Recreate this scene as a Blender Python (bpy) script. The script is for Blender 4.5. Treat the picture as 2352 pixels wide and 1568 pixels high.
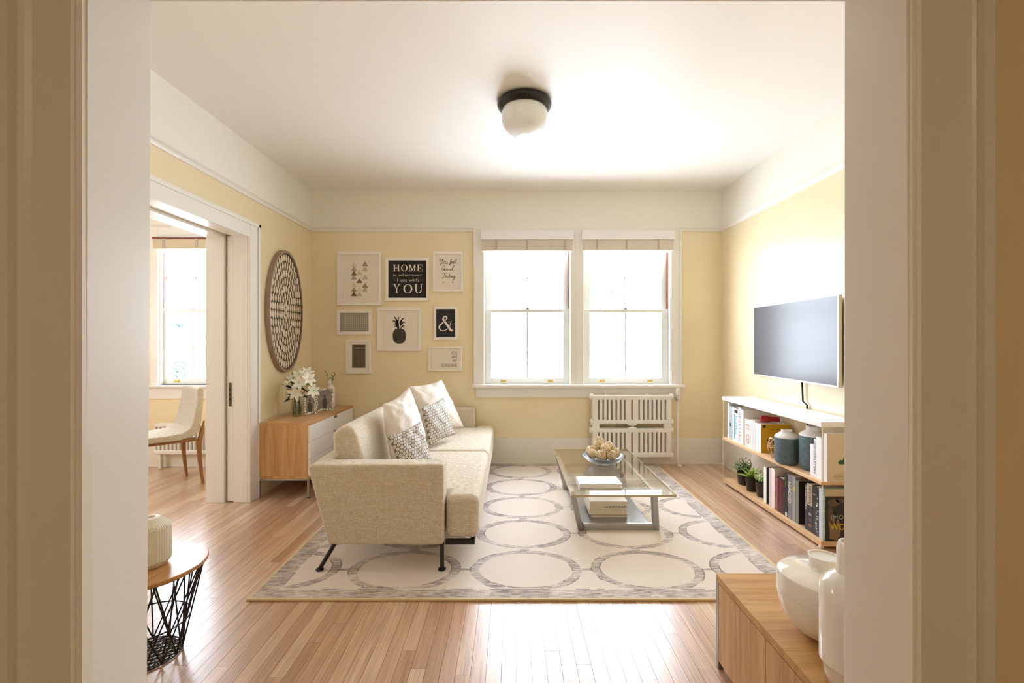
import bpy, math, random
from mathutils import Vector, Matrix
random.seed(7)
for o in list(bpy.data.objects): bpy.data.objects.remove(o)
SC = bpy.context.scene
COL = SC.collection
PI = math.pi
F = 1050.0; CX = 1176.0; CY = 784.0; H = 1.232

# ---------------------------------------------------------------- camera, world, lights, exposure
cam = bpy.data.objects.new('camera', bpy.data.cameras.new('camera'))
COL.objects.link(cam)
cam.location = (0, 0, H); cam.rotation_euler = (PI/2, 0, 0)
cam.data.sensor_width = 36.0; cam.data.lens = F/2352*36.0
cam.data.clip_start = 0.05
SC.camera = cam
world = bpy.data.worlds.new('overcast sky'); SC.world = world
world.use_nodes = True
bg = world.node_tree.nodes['Background']
bg.inputs[0].default_value = (0.81, 0.885, 1.0, 1)
bg.inputs[1].default_value = 10.0
SC.view_settings.view_transform = 'Standard'
SC.view_settings.look = 'None'
SC.view_settings.exposure = 0.95
SC.view_settings.gamma = 1.0
SC.view_settings.use_curve_mapping = False
SC.cycles.max_bounces = 12
SC.cycles.diffuse_bounces = 8
SC.cycles.glossy_bounces = 6
SC.cycles.transparent_max_bounces = 16
SC.cycles.sample_clamp_indirect = 8
SC.cycles.use_denoising = True
def portal(name, loc, rot, sx, sy):
    l = bpy.data.lights.new(name, 'AREA'); l.shape = 'RECTANGLE'; l.size = sx; l.size_y = sy
    l.cycles.is_portal = True
    o = bpy.data.objects.new(name, l); COL.objects.link(o); o.location = loc; o.rotation_euler = rot
portal('window_daylight', (0.68, 4.80, 1.53), (-PI/2, 0, 0), 2.0, 1.6)
portal('dining_daylight', (-3.16, 4.72, 1.53), (-PI/2, 0, 0), 1.2, 1.6)
portal('side_daylight', (-4.78, 2.6, 1.45), (0, -PI/2, 0), 1.2, 0.9)  # portal of the added dining side window
def lamp(name, loc, energy, size, color, rot=(0, 0, 0)):
    l = bpy.data.lights.new(name, 'AREA'); l.shape = 'DISK'; l.size = size; l.energy = energy; l.color = color
    o = bpy.data.objects.new(name, l); COL.objects.link(o); o.location = loc; o.rotation_euler = rot
lamp('hall_fill_light', (0.0, -0.9, 2.62), 5.5, 0.35, (1.0, 0.84, 0.60))  # added warm fill in the unseen hall, lifts the foreground casing

# ---------------------------------------------------------------- helpers
def lin(c):
    c = c.lstrip('#'); r = [int(c[i:i+2], 16)/255 for i in (0, 2, 4)]
    return tuple((x/12.92 if x <= 0.04045 else ((x+0.055)/1.055)**2.4) for x in r) + (1,)
def P(px, py, Y): return Vector(((px-CX)*Y/F, Y, H-(py-CY)*Y/F))
def PZ(px, py, z):
    Y = (H-z)*F/(py-CY); return Vector(((px-CX)*Y/F, Y, z))
WL = {}
class MB:
    def __init__(s): s.v = []; s.f = []; s.m = []; s.uv = None
    def add(s, vs, fs, m=0):
        b = len(s.v); s.v += [tuple(v) for v in vs]
        s.f += [tuple(i+b for i in f) for f in fs]; s.m += [m]*len(fs); return s
    def box(s, x0, y0, z0, x1, y1, z1, m=0):
        x0, x1 = sorted((x0, x1)); y0, y1 = sorted((y0, y1)); z0, z1 = sorted((z0, z1))
        return s.add([(x0,y0,z0),(x1,y0,z0),(x1,y1,z0),(x0,y1,z0),(x0,y0,z1),(x1,y0,z1),(x1,y1,z1),(x0,y1,z1)],
            [(0,3,2,1),(4,5,6,7),(0,1,5,4),(1,2,6,5),(2,3,7,6),(3,0,4,7)], m)
    def hexa(s, p, m=0):   # 8 corners, bottom ring then top ring
        a, b, c = Vector(p[0]), Vector(p[1]), Vector(p[3])
        if (b-a).cross(c-a).dot(Vector(p[4])-a) < 0: p = [p[i] for i in (3, 2, 1, 0, 7, 6, 5, 4)]
        return s.add(p, [(0,3,2,1),(4,5,6,7),(0,1,5,4),(1,2,6,5),(2,3,7,6),(3,0,4,7)], m)
    def prism(s, poly, axis, a, b, m=0):
        n = len(poly)
        def mk(p, t):
            return (t, p[0], p[1]) if axis == 'x' else (p[0], t, p[1]) if axis == 'y' else (p[0], p[1], t)
        vs = [mk(p, a) for p in poly]+[mk(p, b) for p in poly]
        fs = [tuple(range(n))[::-1], tuple(range(n, 2*n))]+[(i, (i+1) % n, n+(i+1) % n, n+i) for i in range(n)]
        # make outward
        ar = sum(poly[i][0]*poly[(i+1) % n][1]-poly[(i+1) % n][0]*poly[i][1] for i in range(n))
        flip = (ar < 0) ^ (b < a) ^ (axis == 'y')
        if flip: fs = [f[::-1] for f in fs]
        return s.add(vs, fs, m)
    def lathe(s, prof, c=(0,0,0), n=32, sx=1, sy=1, m=0, rib=None):
        vs = []; k = len(prof)
        for i in range(n):
            a = 2*PI*i/n; q = 1 if not rib else 1+rib*(1 if i % 2 else -1)
            for r, z in prof: vs.append((c[0]+r*q*sx*math.cos(a), c[1]+r*q*sy*math.sin(a), c[2]+z))
        fs = []
        for i in range(n):
            j = (i+1) % n
            for t in range(k-1): fs.append((i*k+t, j*k+t, j*k+t+1, i*k+t+1))
        s.add(vs, fs, m); b = len(s.v)-n*k
        if prof[0][0] > 1e-6: s.f.append(tuple(b+i*k for i in range(n))[::-1]); s.m.append(m)
        if prof[-1][0] > 1e-6: s.f.append(tuple(b+i*k+k-1 for i in range(n))); s.m.append(m)
        return s
    def tube(s, pts, r, n=8, m=0, closed=False, cap=True):
        pts = [Vector(p) for p in pts]; N = len(pts); rs = r if isinstance(r, (list, tuple)) else [r]*N
        vs = []; up = Vector((0, 0, 1)); prev = None
        for i, p in enumerate(pts):
            if closed: t = pts[(i+1) % N]-pts[i-1]
            else: t = (pts[min(i+1, N-1)]-pts[max(i-1, 0)])
            t.normalize()
            if prev is None:
                ref = up if abs(t.z) < 0.9 else Vector((1, 0, 0)); a = t.cross(ref).normalized()
            else:
                a = prev-t*prev.dot(t)
                a = a.normalized() if a.length > 1e-6 else t.cross(up).normalized()
            prev = a; b = t.cross(a)
            for k in range(n):
                q = 2*PI*k/n; vs.append(p+(a*math.cos(q)+b*math.sin(q))*rs[i])
        fs = []
        for i in range(N if closed else N-1):
            j = (i+1) % N
            for k in range(n):
                l = (k+1) % n; fs.append((i*n+k, i*n+l, j*n+l, j*n+k))
        if not closed and cap:
            fs.append(tuple(range(n))[::-1]); fs.append(tuple((N-1)*n+k for k in range(n)))
        return s.add(vs, fs, m)
    def ball(s, c, r, n=12, k=8, m=0, sz=1):
        prof = [(r*math.sin(PI*i/k), -r*sz*math.cos(PI*i/k)) for i in range(k+1)]
        prof[0] = (0, -r*sz); prof[-1] = (0, r*sz)
        return s.lathe(prof, c, n, m=m)
    def plate(s, pts, o, u, v, t=0.0006, m=0):  # flat polygon with tiny thickness on plane o,u,v
        o = Vector(o); u = Vector(u); v = Vector(v); nrm = u.cross(v).normalized()
        n = len(pts)
        a = [o+u*p[0]+v*p[1]+nrm*t for p in pts]
        return s.add(a, [tuple(range(n))], m)
    def ribbon(s, pts, w, o, u, v, t=0.0006, m=0):
        pts = [Vector((p[0], p[1])) for p in pts]; N = len(pts); o = Vector(o); u = Vector(u); v = Vector(v)
        nrm = u.cross(v).normalized(); ws = w if isinstance(w, (list, tuple)) else [w]*N; vs = []
        for i in range(N):
            d = pts[min(i+1, N-1)]-pts[max(i-1, 0)]
            if d.length < 1e-9: d = Vector((1, 0))
            d.normalize(); q = Vector((-d.y, d.x))*ws[i]/2
            for e in (pts[i]+q, pts[i]-q): vs.append(o+u*e.x+v*e.y+nrm*t)
        return s.add(vs, [(2*i, 2*i+1, 2*i+3, 2*i+2) for i in range(N-1)], m)
    def build(s, name, mat, parent=None, bevel=0, seg=2, smooth=False, sub=0, local=False, kind=None):
        me = bpy.data.meshes.new(name)
        off = Vector((0, 0, 0)) if (local or parent is None) else WL.get(parent.name, Vector((0,0,0)))
        me.from_pydata([(v[0]-off.x, v[1]-off.y, v[2]-off.z) for v in s.v], [], s.f)
        mats = mat if isinstance(mat, (list, tuple)) else [mat]
        for x in mats: me.materials.append(x)
        for p, i in zip(me.polygons, s.m): p.material_index = i
        if s.uv:
            L = me.uv_layers.new(name='UVMap')
            for p in me.polygons:
                for li in p.loop_indices: L.data[li].uv = s.uv[me.loops[li].vertex_index]
        if smooth or bevel:
            me.polygons.foreach_set('use_smooth', [True]*len(me.polygons))
        o = bpy.data.objects.new(name, me); COL.objects.link(o)
        if parent is not None: o.parent = parent; WL[o.name] = WL.get(parent.name, Vector((0,0,0)))
        if bevel:
            b = o.modifiers.new('bevel', 'BEVEL'); b.width = bevel; b.segments = seg; b.limit_method = 'ANGLE'; b.angle_limit = 0.6
            b.harden_normals = True
        if sub:
            b = o.modifiers.new('sub', 'SUBSURF'); b.levels = sub; b.render_levels = sub
        elif smooth and not bevel:
            try: me.set_sharp_from_angle(angle=0.7)
            except Exception: pass
        if kind: o['kind'] = kind
        return o
def tag(o, label, cat, group=None):
    o['label'] = label; o['category'] = cat
    if group: o['group'] = group
    return o
def thing(name, label, cat, loc, group=None, rz=0):
    o = bpy.data.objects.new(name, None); COL.objects.link(o); o.location = loc; o.rotation_euler = (0, 0, rz)
    o.empty_display_size = 0.1
    WL[o.name] = Vector(loc); return tag(o, label, cat, group)
def struct_root(name, loc):
    o = bpy.data.objects.new(name, None); COL.objects.link(o); o.location = loc; o['kind'] = 'structure'
    WL[o.name] = Vector(loc); return o
def struct(name, mb, mat, bevel=0):
    o = mb.build(name, mat, None, bevel=bevel); o['kind'] = 'structure'; return o
_tc = {}
def text_geo(body):
    if body in _tc: return _tc[body]
    cu = bpy.data.curves.new('t', 'FONT'); cu.body = body; cu.size = 1; cu.resolution_u = 3
    ob = bpy.data.objects.new('t', cu); COL.objects.link(ob)
    dg = bpy.context.evaluated_depsgraph_get(); me = bpy.data.meshes.new_from_object(ob.evaluated_get(dg))
    vs = [(v.co.x, v.co.y) for v in me.vertices]; fs = [tuple(p.vertices) for p in me.polygons]
    bpy.data.objects.remove(ob); bpy.data.curves.remove(cu); bpy.data.meshes.remove(me)
    x0 = min(v[0] for v in vs); x1 = max(v[0] for v in vs); y0 = min(v[1] for v in vs); y1 = max(v[1] for v in vs)
    _tc[body] = ([((x-x0)/(x1-x0), (y-y0)/(y1-y0)) for x, y in vs], fs); return _tc[body]
def text(mb, body, o, u, v, w, h, t=0.0008, m=0, xa=0.0, ya=0.0):   # fits the words into w x h
    vs, fs = text_geo(body); o = Vector(o); u = Vector(u); v = Vector(v); n = u.cross(v).normalized()
    mb.add([o+u*(xa+x*w)+v*(ya+y*h)+n*t for x, y in vs], fs, m)

# ---------------------------------------------------------------- materials
def newmat(name):
    m = bpy.data.materials.new(name); m.use_nodes = True; nt = m.node_tree
    return m, nt, nt.nodes['Principled BSDF']
def N(nt, t, **k):
    n = nt.nodes.new(t)
    for a, b in k.items(): setattr(n, a, b)
    return n
def mixc(nt, fac, a, b, blend='MIX'):
    n = nt.nodes.new('ShaderNodeMix'); n.data_type = 'RGBA'; n.blend_type = blend
    for i, s in ((0, fac), (6, a), (7, b)):
        if hasattr(s, 'is_output') or isinstance(s, bpy.types.NodeSocket): nt.links.new(s, n.inputs[i])
        else: n.inputs[i].default_value = s
    return n.outputs[2]
def mth(nt, op, a, b=None, c=None, clamp=False):
    n = nt.nodes.new('ShaderNodeMath'); n.operation = op; n.use_clamp = clamp
    for i, s in enumerate((a, b, c)):
        if s is None: continue
        if isinstance(s, bpy.types.NodeSocket): nt.links.new(s, n.inputs[i])
        else: n.inputs[i].default_value = s
    return n.outputs[0]
def noise(nt, scale, detail=3, vec=None, sc=None, dist=0, coord='Object'):
    tc = N(nt, 'ShaderNodeTexCoord'); src = tc.outputs[coord] if vec is None else vec
    if sc:
        mp = N(nt, 'ShaderNodeMapping'); mp.inputs['Scale'].default_value = sc
        nt.links.new(src, mp.inputs[0]); src = mp.outputs[0]
    n = N(nt, 'ShaderNodeTexNoise'); n.inputs['Scale'].default_value = scale; n.inputs['Detail'].default_value = detail
    n.inputs['Distortion'].default_value = dist
    nt.links.new(src, n.inputs['Vector']); return n.outputs[0]
def bump(nt, b, h, strength=0.2, dist=0.002):
    n = N(nt, 'ShaderNodeBump'); n.inputs['Strength'].default_value = strength; n.inputs['Distance'].default_value = dist
    nt.links.new(h, n.inputs['Height']); nt.links.new(n.outputs[0], b.inputs['Normal'])
def mat(name, col, rough=0.5, metal=0.0, spec=0.5, var=0.0, vs=6, bmp=0.0, bs=200, coat=0.0, crough=0.1, bsc=None, bd=0.001, emis=0):
    m, nt, b = newmat(name)
    b.inputs['Base Color'].default_value = lin(col); b.inputs['Roughness'].default_value = rough
    b.inputs['Metallic'].default_value = metal; b.inputs['Specular IOR Level'].default_value = spec
    b.inputs['Coat Weight'].default_value = coat; b.inputs['Coat Roughness'].default_value = crough
    if var:
        f = noise(nt, vs, 4); c = lin(col)
        nt.links.new(mixc(nt, f, tuple(x*(1-var) for x in c[:3])+(1,), tuple(min(1, x*(1+var)) for x in c[:3])+(1,)), b.inputs['Base Color'])
    if bmp: bump(nt, b, noise(nt, bs, 2, sc=bsc), bmp, bd)
    return m
def wood(name, ca, cb, axis='z', rough=0.45, sc=1.0, spec=0.5):
    m, nt, b = newmat(name)
    s = {'x': (1.2, 22, 22), 'y': (22, 1.2, 22), 'z': (22, 22, 1.2)}[axis]
    n1 = noise(nt, 1.5*sc, 5, sc=s, dist=0.6); n2 = noise(nt, 9*sc, 3, sc=s)
    f = mth(nt, 'ADD', mth(nt, 'MULTIPLY', n1, 0.7), mth(nt, 'MULTIPLY', n2, 0.3))
    r = N(nt, 'ShaderNodeValToRGB'); r.color_ramp.elements[0].position = 0.35; r.color_ramp.elements[1].position = 0.65
    r.color_ramp.elements[0].color = lin(ca); r.color_ramp.elements[1].color = lin(cb)
    nt.links.new(f, r.inputs[0]); nt.links.new(r.outputs[0], b.inputs['Base Color'])
    b.inputs['Roughness'].default_value = rough; b.inputs['Specular IOR Level'].default_value = spec
    bump(nt, b, n2, 0.08, 0.001); return m
def glassm(name, tint=(1, 1, 1, 1), rough=0.0, ior=1.5, refl=1.0):
    m = bpy.data.materials.new(name); m.use_nodes = True; nt = m.node_tree; nt.nodes.clear()
    out = N(nt, 'ShaderNodeOutputMaterial'); mx = N(nt, 'ShaderNodeMixShader')
    t = N(nt, 'ShaderNodeBsdfTransparent'); t.inputs[0].default_value = tint
    g = N(nt, 'ShaderNodeBsdfGlossy'); g.inputs['Roughness'].default_value = rough
    geo = N(nt, 'ShaderNodeNewGeometry'); dp = N(nt, 'ShaderNodeVectorMath', operation='DOT_PRODUCT')
    nt.links.new(geo.outputs['Normal'], dp.inputs[0]); nt.links.new(geo.outputs['Incoming'], dp.inputs[1])
    r0 = ((ior-1)/(ior+1))**2
    sch = mth(nt, 'POWER', mth(nt, 'SUBTRACT', 1.0, mth(nt, 'ABSOLUTE', dp.outputs['Value']), clamp=True), 5.0)
    fr = mth(nt, 'ADD', r0, mth(nt, 'MULTIPLY', sch, 1-r0))
    nt.links.new(mth(nt, 'MULTIPLY', fr, refl, clamp=True), mx.inputs[0]); nt.links.new(t.outputs[0], mx.inputs[1])
    nt.links.new(g.outputs[0], mx.inputs[2]); nt.links.new(mx.outputs[0], out.inputs[0]); return m

M = {}
M['yellow'] = mat('yellow wall paint', '#ecdcb5', 0.38, spec=0.5, coat=1.0, crough=0.18, var=0.025, vs=3, bmp=0.10, bs=60, bd=0.002)
M['frieze'] = mat('off-white frieze paint', '#efece2', 0.5, spec=0.3, bmp=0.08, bs=60, bd=0.002)
M['ceil'] = mat('ceiling paint', '#f1eee9', 0.5, spec=0.3, bmp=0.06, bs=40, bd=0.002)
M['trim'] = mat('glossy white trim paint', '#ece9e2', 0.32, spec=0.45, bmp=0.12, bs=30, bsc=(1, 1, 0.12), bd=0.0015)
M['trimw'] = mat('warm white trim paint', '#e9e4d8', 0.35, spec=0.45)
M['sash'] = mat('sash paint', '#e4e8e4', 0.35)
M['brown'] = mat('bare red wood track', '#7a3a28', 0.5)
M['brass'] = mat('brass', '#d8b866', 0.3, metal=0.8)
M['black'] = mat('black gap', '#0d0b0a', 0.9)
M['glass'] = glassm('window glass')
M['blind'] = mat('blind slat', '#e6dccb', 0.5)
M['tape'] = mat('blind tape', '#b9ad9b', 0.8)
M['radw'] = mat('radiator enamel', '#ebe6dc', 0.35)
M['chrome'] = mat('chrome', '#c9c9cc', 0.15, metal=1)
M['steel'] = mat('brushed steel', '#a9a9a8', 0.38, metal=0.9)
M['dsteel'] = mat('dark bronze tube', '#2b2521', 0.4, metal=0.3)
M['oakz'] = wood('oak veneer upright', '#b98a55', '#d9b07c', 'z')
M['oaky'] = wood('oak veneer lengthwise', '#b88a56', '#d8b07e', 'y')
M['oakx'] = wood('oak veneer crosswise', '#b08045', '#d0a468', 'x')
M['oaks'] = wood('pale shelf wood', '#d3a878', '#e8c79d', 'y')
M['chairw'] = wood('walnut chair wood', '#8a5f35', '#a87848', 'z')
M['wh'] = mat('white lacquer', '#f0eeee', 0.3)
M['whm'] = mat('white matte', '#efece6', 0.6)
M['paper'] = mat('warm white paper', '#e9e0d2', 0.75)
M['framew'] = mat('white picture frame', '#f0e8e0', 0.45)
M['ink'] = mat('black print', '#1c1a18', 0.7)
M['inkg'] = mat('grey print', '#6d665c', 0.7)
M['white'] = mat('white print', '#eee6da', 0.7)
M['bronze'] = mat('bronze rim', '#a08e80', 0.45, metal=0.35)
M['wire'] = mat('black wire', '#15100f', 0.45, metal=0.2)
M['screen'] = mat('dark glossy screen', '#56565a', 0.28, spec=0.3)
M['lampb'] = mat('black lamp rim', '#0d0b0b', 0.3)
M['lampg'] = mat('frosted alabaster glass', '#eef0ec', 0.22, var=0.06, vs=22)
M['ceramic'] = mat('glossy white ceramic', '#efe8dc', 0.10, spec=0.6, coat=0.6)
M['ceramm'] = mat('matte white ceramic', '#e9e4d6', 0.6)
M['jarw'] = mat('white glaze', '#e3e0da', 0.3)
M['jar'] = mat('textured blue grey glaze', '#55696f', 0.45, var=0.55, vs=40, bmp=0.5, bs=120, bsc=(1, 1, 0.3))
M['pot'] = mat('dark brown pot', '#2d241d', 0.35)
M['soil'] = mat('soil', '#1d1510', 0.95)
M['leafd'] = mat('small leaf green', '#7a9f66', 0.55, var=0.45, vs=60)
M['leafl'] = mat('pale leaf green', '#bcd58a', 0.5, var=0.45, vs=60)
M['aloe'] = mat('succulent green', '#9cba55', 0.5, var=0.25, vs=20)
M['stem'] = mat('dark stem green', '#26331c', 0.5)
M['petal'] = mat('white petal', '#f4f4ea', 0.5)
M['petalg'] = mat('greenish petal', '#c6d19a', 0.5)
M['bowl'] = mat('pewter glaze bowl', '#858b92', 0.28, metal=0.5)
M['ballm'] = mat('woven rattan', '#efdfc2', 0.7, var=0.2, vs=60)
M['red'] = mat('dark red', '#a3121c', 0.4)
M['cover'] = {}

def fabric(name, c, dark, sc=1.0, rough=0.9):
    m, nt, b = newmat(name)
    n1 = noise(nt, 1, 3, sc=(40*sc, 40*sc, 420*sc)); n2 = noise(nt, 1, 3, sc=(420*sc, 420*sc, 40*sc)); n3 = noise(nt, 1, 3, sc=(420*sc, 40*sc, 300*sc))
    f = mth(nt, 'ADD', mth(nt, 'MULTIPLY', n1, 0.45), mth(nt, 'ADD', mth(nt, 'MULTIPLY', n2, 0.35), mth(nt, 'MULTIPLY', n3, 0.2)))
    r = N(nt, 'ShaderNodeValToRGB'); r.color_ramp.elements[0].position = 0.40; r.color_ramp.elements[1].position = 0.58
    r.color_ramp.elements[0].color = lin(dark); r.color_ramp.elements[1].color = lin(c)
    nt.links.new(f, r.inputs[0]); nt.links.new(r.outputs[0], b.inputs['Base Color'])
    b.inputs['Roughness'].default_value = rough; b.inputs['Sheen Weight'].default_value = 0.15
    b.inputs['Specular IOR Level'].default_value = 0.15
    bump(nt, b, f, 0.2, 0.0015); return m
M['linen'] = fabric('linen upholstery', '#ded6c8', '#c2b396')
M['chairf'] = fabric('grey linen', '#cfc7b9', '#aba18f')
M['silk'] = mat('cream satin', '#e2d8cb', 0.55, bmp=0.2, bs=9, bd=0.02)

def hexdots(name):
    m, nt, b = newmat(name)
    uv = N(nt, 'ShaderNodeUVMap'); sp = N(nt, 'ShaderNodeSeparateXYZ'); nt.links.new(uv.outputs[0], sp.inputs[0])
    nx = 12.0; ny = nx/1.732
    u = mth(nt, 'MULTIPLY', sp.outputs[0], nx); v = mth(nt, 'MULTIPLY', sp.outputs[1], ny)
    def d(du):
        a = mth(nt, 'SUBTRACT', mth(nt, 'FRACT', mth(nt, 'ADD', u, du)), 0.5)
        c = mth(nt, 'MULTIPLY', mth(nt, 'SUBTRACT', mth(nt, 'FRACT', mth(nt, 'ADD', v, du)), 0.5), 1.732)
        return mth(nt, 'SQRT', mth(nt, 'ADD', mth(nt, 'MULTIPLY', a, a), mth(nt, 'MULTIPLY', c, c)))
    dd = mth(nt, 'MINIMUM', d(0.0), d(0.5))
    dot = mth(nt, 'LESS_THAN', dd, 0.40); core = mth(nt, 'LESS_THAN', dd, 0.27)
    c1 = mixc(nt, dot, lin('#756b5e'), lin('#e0dad0')); c2 = mixc(nt, core, c1, lin('#c4bbae'))
    nt.links.new(c2, b.inputs['Base Color']); b.inputs['Roughness'].default_value = 0.6; return m
M['hexd'] = hexdots('honeycomb dotted fabric')

def plankmat():
    m, nt, b = newmat('oak floor boards')
    tc = N(nt, 'ShaderNodeTexCoord'); geo = N(nt, 'ShaderNodeNewGeometry'); oi = N(nt, 'ShaderNodeObjectInfo')
    rnd = mth(nt, 'FRACT', mth(nt, 'ADD', geo.outputs['Random Per Island'], oi.outputs['Random']))
    cmb = N(nt, 'ShaderNodeCombineXYZ'); nt.links.new(mth(nt, 'MULTIPLY', rnd, 37.0), cmb.inputs[2])
    add = N(nt, 'ShaderNodeVectorMath', operation='ADD'); nt.links.new(geo.outputs['Position'], add.inputs[0]); nt.links.new(cmb.outputs[0], add.inputs[1])
    g1 = noise(nt, 1.4, 5, vec=add.outputs[0], sc=(30, 1.3, 1), dist=1.2); g2 = noise(nt, 5, 3, vec=add.outputs[0], sc=(40, 1.2, 1))
    r = N(nt, 'ShaderNodeValToRGB'); e = r.color_ramp.elements
    e[0].position = 0.0; e[0].color = lin('#c0997b'); e[1].position = 1.0; e[1].color = lin('#e3c8af')
    x = e.new(0.5); x.color = lin('#d3b093')
    nt.links.new(rnd, r.inputs[0])
    f = mth(nt, 'ADD', mth(nt, 'MULTIPLY', g1, 0.6), mth(nt, 'MULTIPLY', g2, 0.4))
    rr = N(nt, 'ShaderNodeValToRGB'); rr.color_ramp.elements[0].position = 0.32; rr.color_ramp.elements[1].position = 0.62
    rr.color_ramp.elements[0].color = (0.62, 0.52, 0.44, 1); rr.color_ramp.elements[1].color = (1.08, 1.06, 1.03, 1)
    nt.links.new(f, rr.inputs[0])
    nt.links.new(mixc(nt, 1.0, r.outputs[0], rr.outputs[0], 'MULTIPLY'), b.inputs['Base Color'])
    b.inputs['Roughness'].default_value = 0.30; b.inputs['Specular IOR Level'].default_value = 0.6
    b.inputs['Coat Weight'].default_value = 1.0; b.inputs['Coat Roughness'].default_value = 0.30; b.inputs['Coat IOR'].default_value = 1.7
    bump(nt, b, g2, 0.05, 0.001); return m
M['plank'] = plankmat()

# ---------------------------------------------------------------- room dimensions
D = 4.603; XL = -2.02; XR = 2.117; ZC = 2.753; RT = 2.380; RB = 2.336; BB = 0.263
YF0 = 0.913; YF1 = 1.075
XDI = -2.32; YD = 4.507; XDL = -4.60
OY0 = 1.95; OY1 = 3.494; OZ = 2.028    # opening in left wall

def wallbands(mb, x0, y0, x1, y1, z0=0, z1=ZC):   # yellow below the rail, off-white above
    if z0 < RB: mb.box(x0, y0, z0, x1, y1, min(z1, RB), 0)
    if z1 > RB: mb.box(x0, y0, max(z0, RB), x1, y1, z1, 1)
WM = [M['yellow'], M['frieze']]
# window holes in the back wall (X ranges at plane D)
def WX(px): return (px-CX)*D/F
def WZ(py): return H-(py-CY)*D/F
w1 = (WX(1112), WX(1310)); w2 = (WX(1340), WX(1540)); wz = (WZ(884), WZ(540))
mb = MB(); T = D+0.17
wallbands(mb, XL-0.3, D, w1[0], T); wallbands(mb, w1[1], D, w2[0], T, wz[0], wz[1]); wallbands(mb, w2[1], D, XR+0.2, T)
wallbands(mb, w1[0], D, w2[1], T, 0, wz[0]); wallbands(mb, w1[0], D, w2[1], T, wz[1], ZC)
struct('wall_back', mb, WM)
mb = MB(); wallbands(mb, XR, YF1-0.16, XR+0.2, T); struct('wall_right', mb, WM)
mb = MB(); wallbands(mb, XDI, YF1, XL, OY0); wallbands(mb, XDI, OY0, XL, OY1, OZ+0.02); wallbands(mb, XDI, OY1+0.12, XL, YD+0.3); wallbands(mb, XDI, OY1, XL, OY1+0.12, OZ+0.02)
struct('wall_left', mb, WM)
struct('ceiling', MB().box(XDL-0.3, YF1-0.01, ZC, XR+0.3, T+0.1, ZC+0.15), M['ceil'])
# dining room beyond the left opening
def DX(px): return (px-CX)*YD/F
def DZ(py): return H-(py-CY)*YD/F
d1 = (DX(366), DX(520)); dz = (DZ(884), DZ(545)); TD = YD+0.17
mb = MB(); wallbands(mb, XDL-0.2, YD, d1[0], TD); wallbands(mb, d1[1], YD, XDI, TD)
wallbands(mb, d1[0], YD, d1[1], TD, 0, dz[0]); wallbands(mb, d1[0], YD, d1[1], TD, dz[1], ZC)
struct('wall_dining_back', mb, WM)
mb = MB(); wallbands(mb, XDL-0.15, YF1, XDL, 2.2); wallbands(mb, XDL-0.15, 3.0, XDL, TD)
wallbands(mb, XDL-0.15, 2.2, XDL, 3.0, 0, 0.9); wallbands(mb, XDL-0.15, 2.2, XDL, 3.0, 2.0, ZC)
struct('wall_dining_left', mb, WM)
# wall with the cased opening the camera looks through, and the hall behind the camera
mb = MB()
wallbands(mb, XDL-0.15, YF0+0.02, -0.90, YF1); wallbands(mb, 0.835, YF0+0.02, XR+0.2, YF1); wallbands(mb, -0.90, YF0+0.02, 0.835, YF1, 2.06)
struct('wall_front', mb, WM)
mb = MB(); mb.box(-1.75, -2.4, 0, -1.6, YF0+0.02, ZC).box(1.6, -2.4, 0, 1.75, YF0+0.02, ZC).box(-1.75, -2.55, 0, 1.75, -2.4, ZC)
struct('wall_hall', mb, mat('hall wall paint', '#d9cdb4', 0.6))
struct('trim_hall_ceiling', MB().box(-1.75, -2.55, ZC, 1.75, YF1-0.01, ZC+0.15), M['ceil'])

# ---------------------------------------------------------------- floor with separate boards
fr = struct_root('floor', (0, 0, 0))
MB().box(XDL-0.3, -2.6, -0.10, XR+0.3, T+0.1, -0.016).build('subfloor', M['black'], fr)
boards = []
bw = 0.057; x = XDL
rnd = random.Random(3)
while x < XR-0.001:
    x1 = min(x+bw, XR); y = YF1-0.14-rnd.random()*0.9
    y = max(y, 0.92) if x > -0.9 and x < 0.8 else max(y, 1.075)
    yend = YD if x < XDI-0.03 else D
    y = 0.92 if (-0.9 < x < 0.8) else 1.075
    first = True
    while y < yend-0.02:
        L = rnd.uniform(0.55, 1.5)*(rnd.uniform(0.3, 1) if first else 1); first = False
        y1 = min(y+L, yend)
        if yend-y1 < 0.25: y1 = yend
        boards.append((x, y, x1, y1)); y = y1
    x = x1
def vis(b):   # does the board fall in the picture, and how large
    xm = (b[0]+b[2])/2; ym = min(max((b[1]+b[3])/2, 1.65), 5)
    px = CX+xm*F/ym
    if px < 330 or px > 1960: return 0
    ylo = max(b[1], 1.65); 
    if b[3] <= 1.65: return 0
    a = (b[3]-ylo)/(ym*ym)
    if -1.2 < xm < 1.4: a = max(0, min(b[3], 2.17)-ylo)/(1.9**2)+0.02*a
    return a
boards.sort(key=vis, reverse=True)
gap = 0.0006
rest = MB()
for i, (x0, y0, x1, y1) in enumerate(boards):
    z = -0.0006*rnd.random()
    if i < 295:
        MB().box(x0+gap, y0+gap, -0.016, x1-gap, y1-gap, z).build('floor_board', M['plank'], fr)
    else: rest.box(x0+gap, y0+gap, -0.016, x1-gap, y1-gap, z)
rest.build('floor_boards_remaining', M['plank'], fr, kind='stuff')
struct('trim_hall_floor', MB().box(-1.75, -2.5, -0.016, 1.75, 0.918, -0.001), M['plank'])

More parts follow.
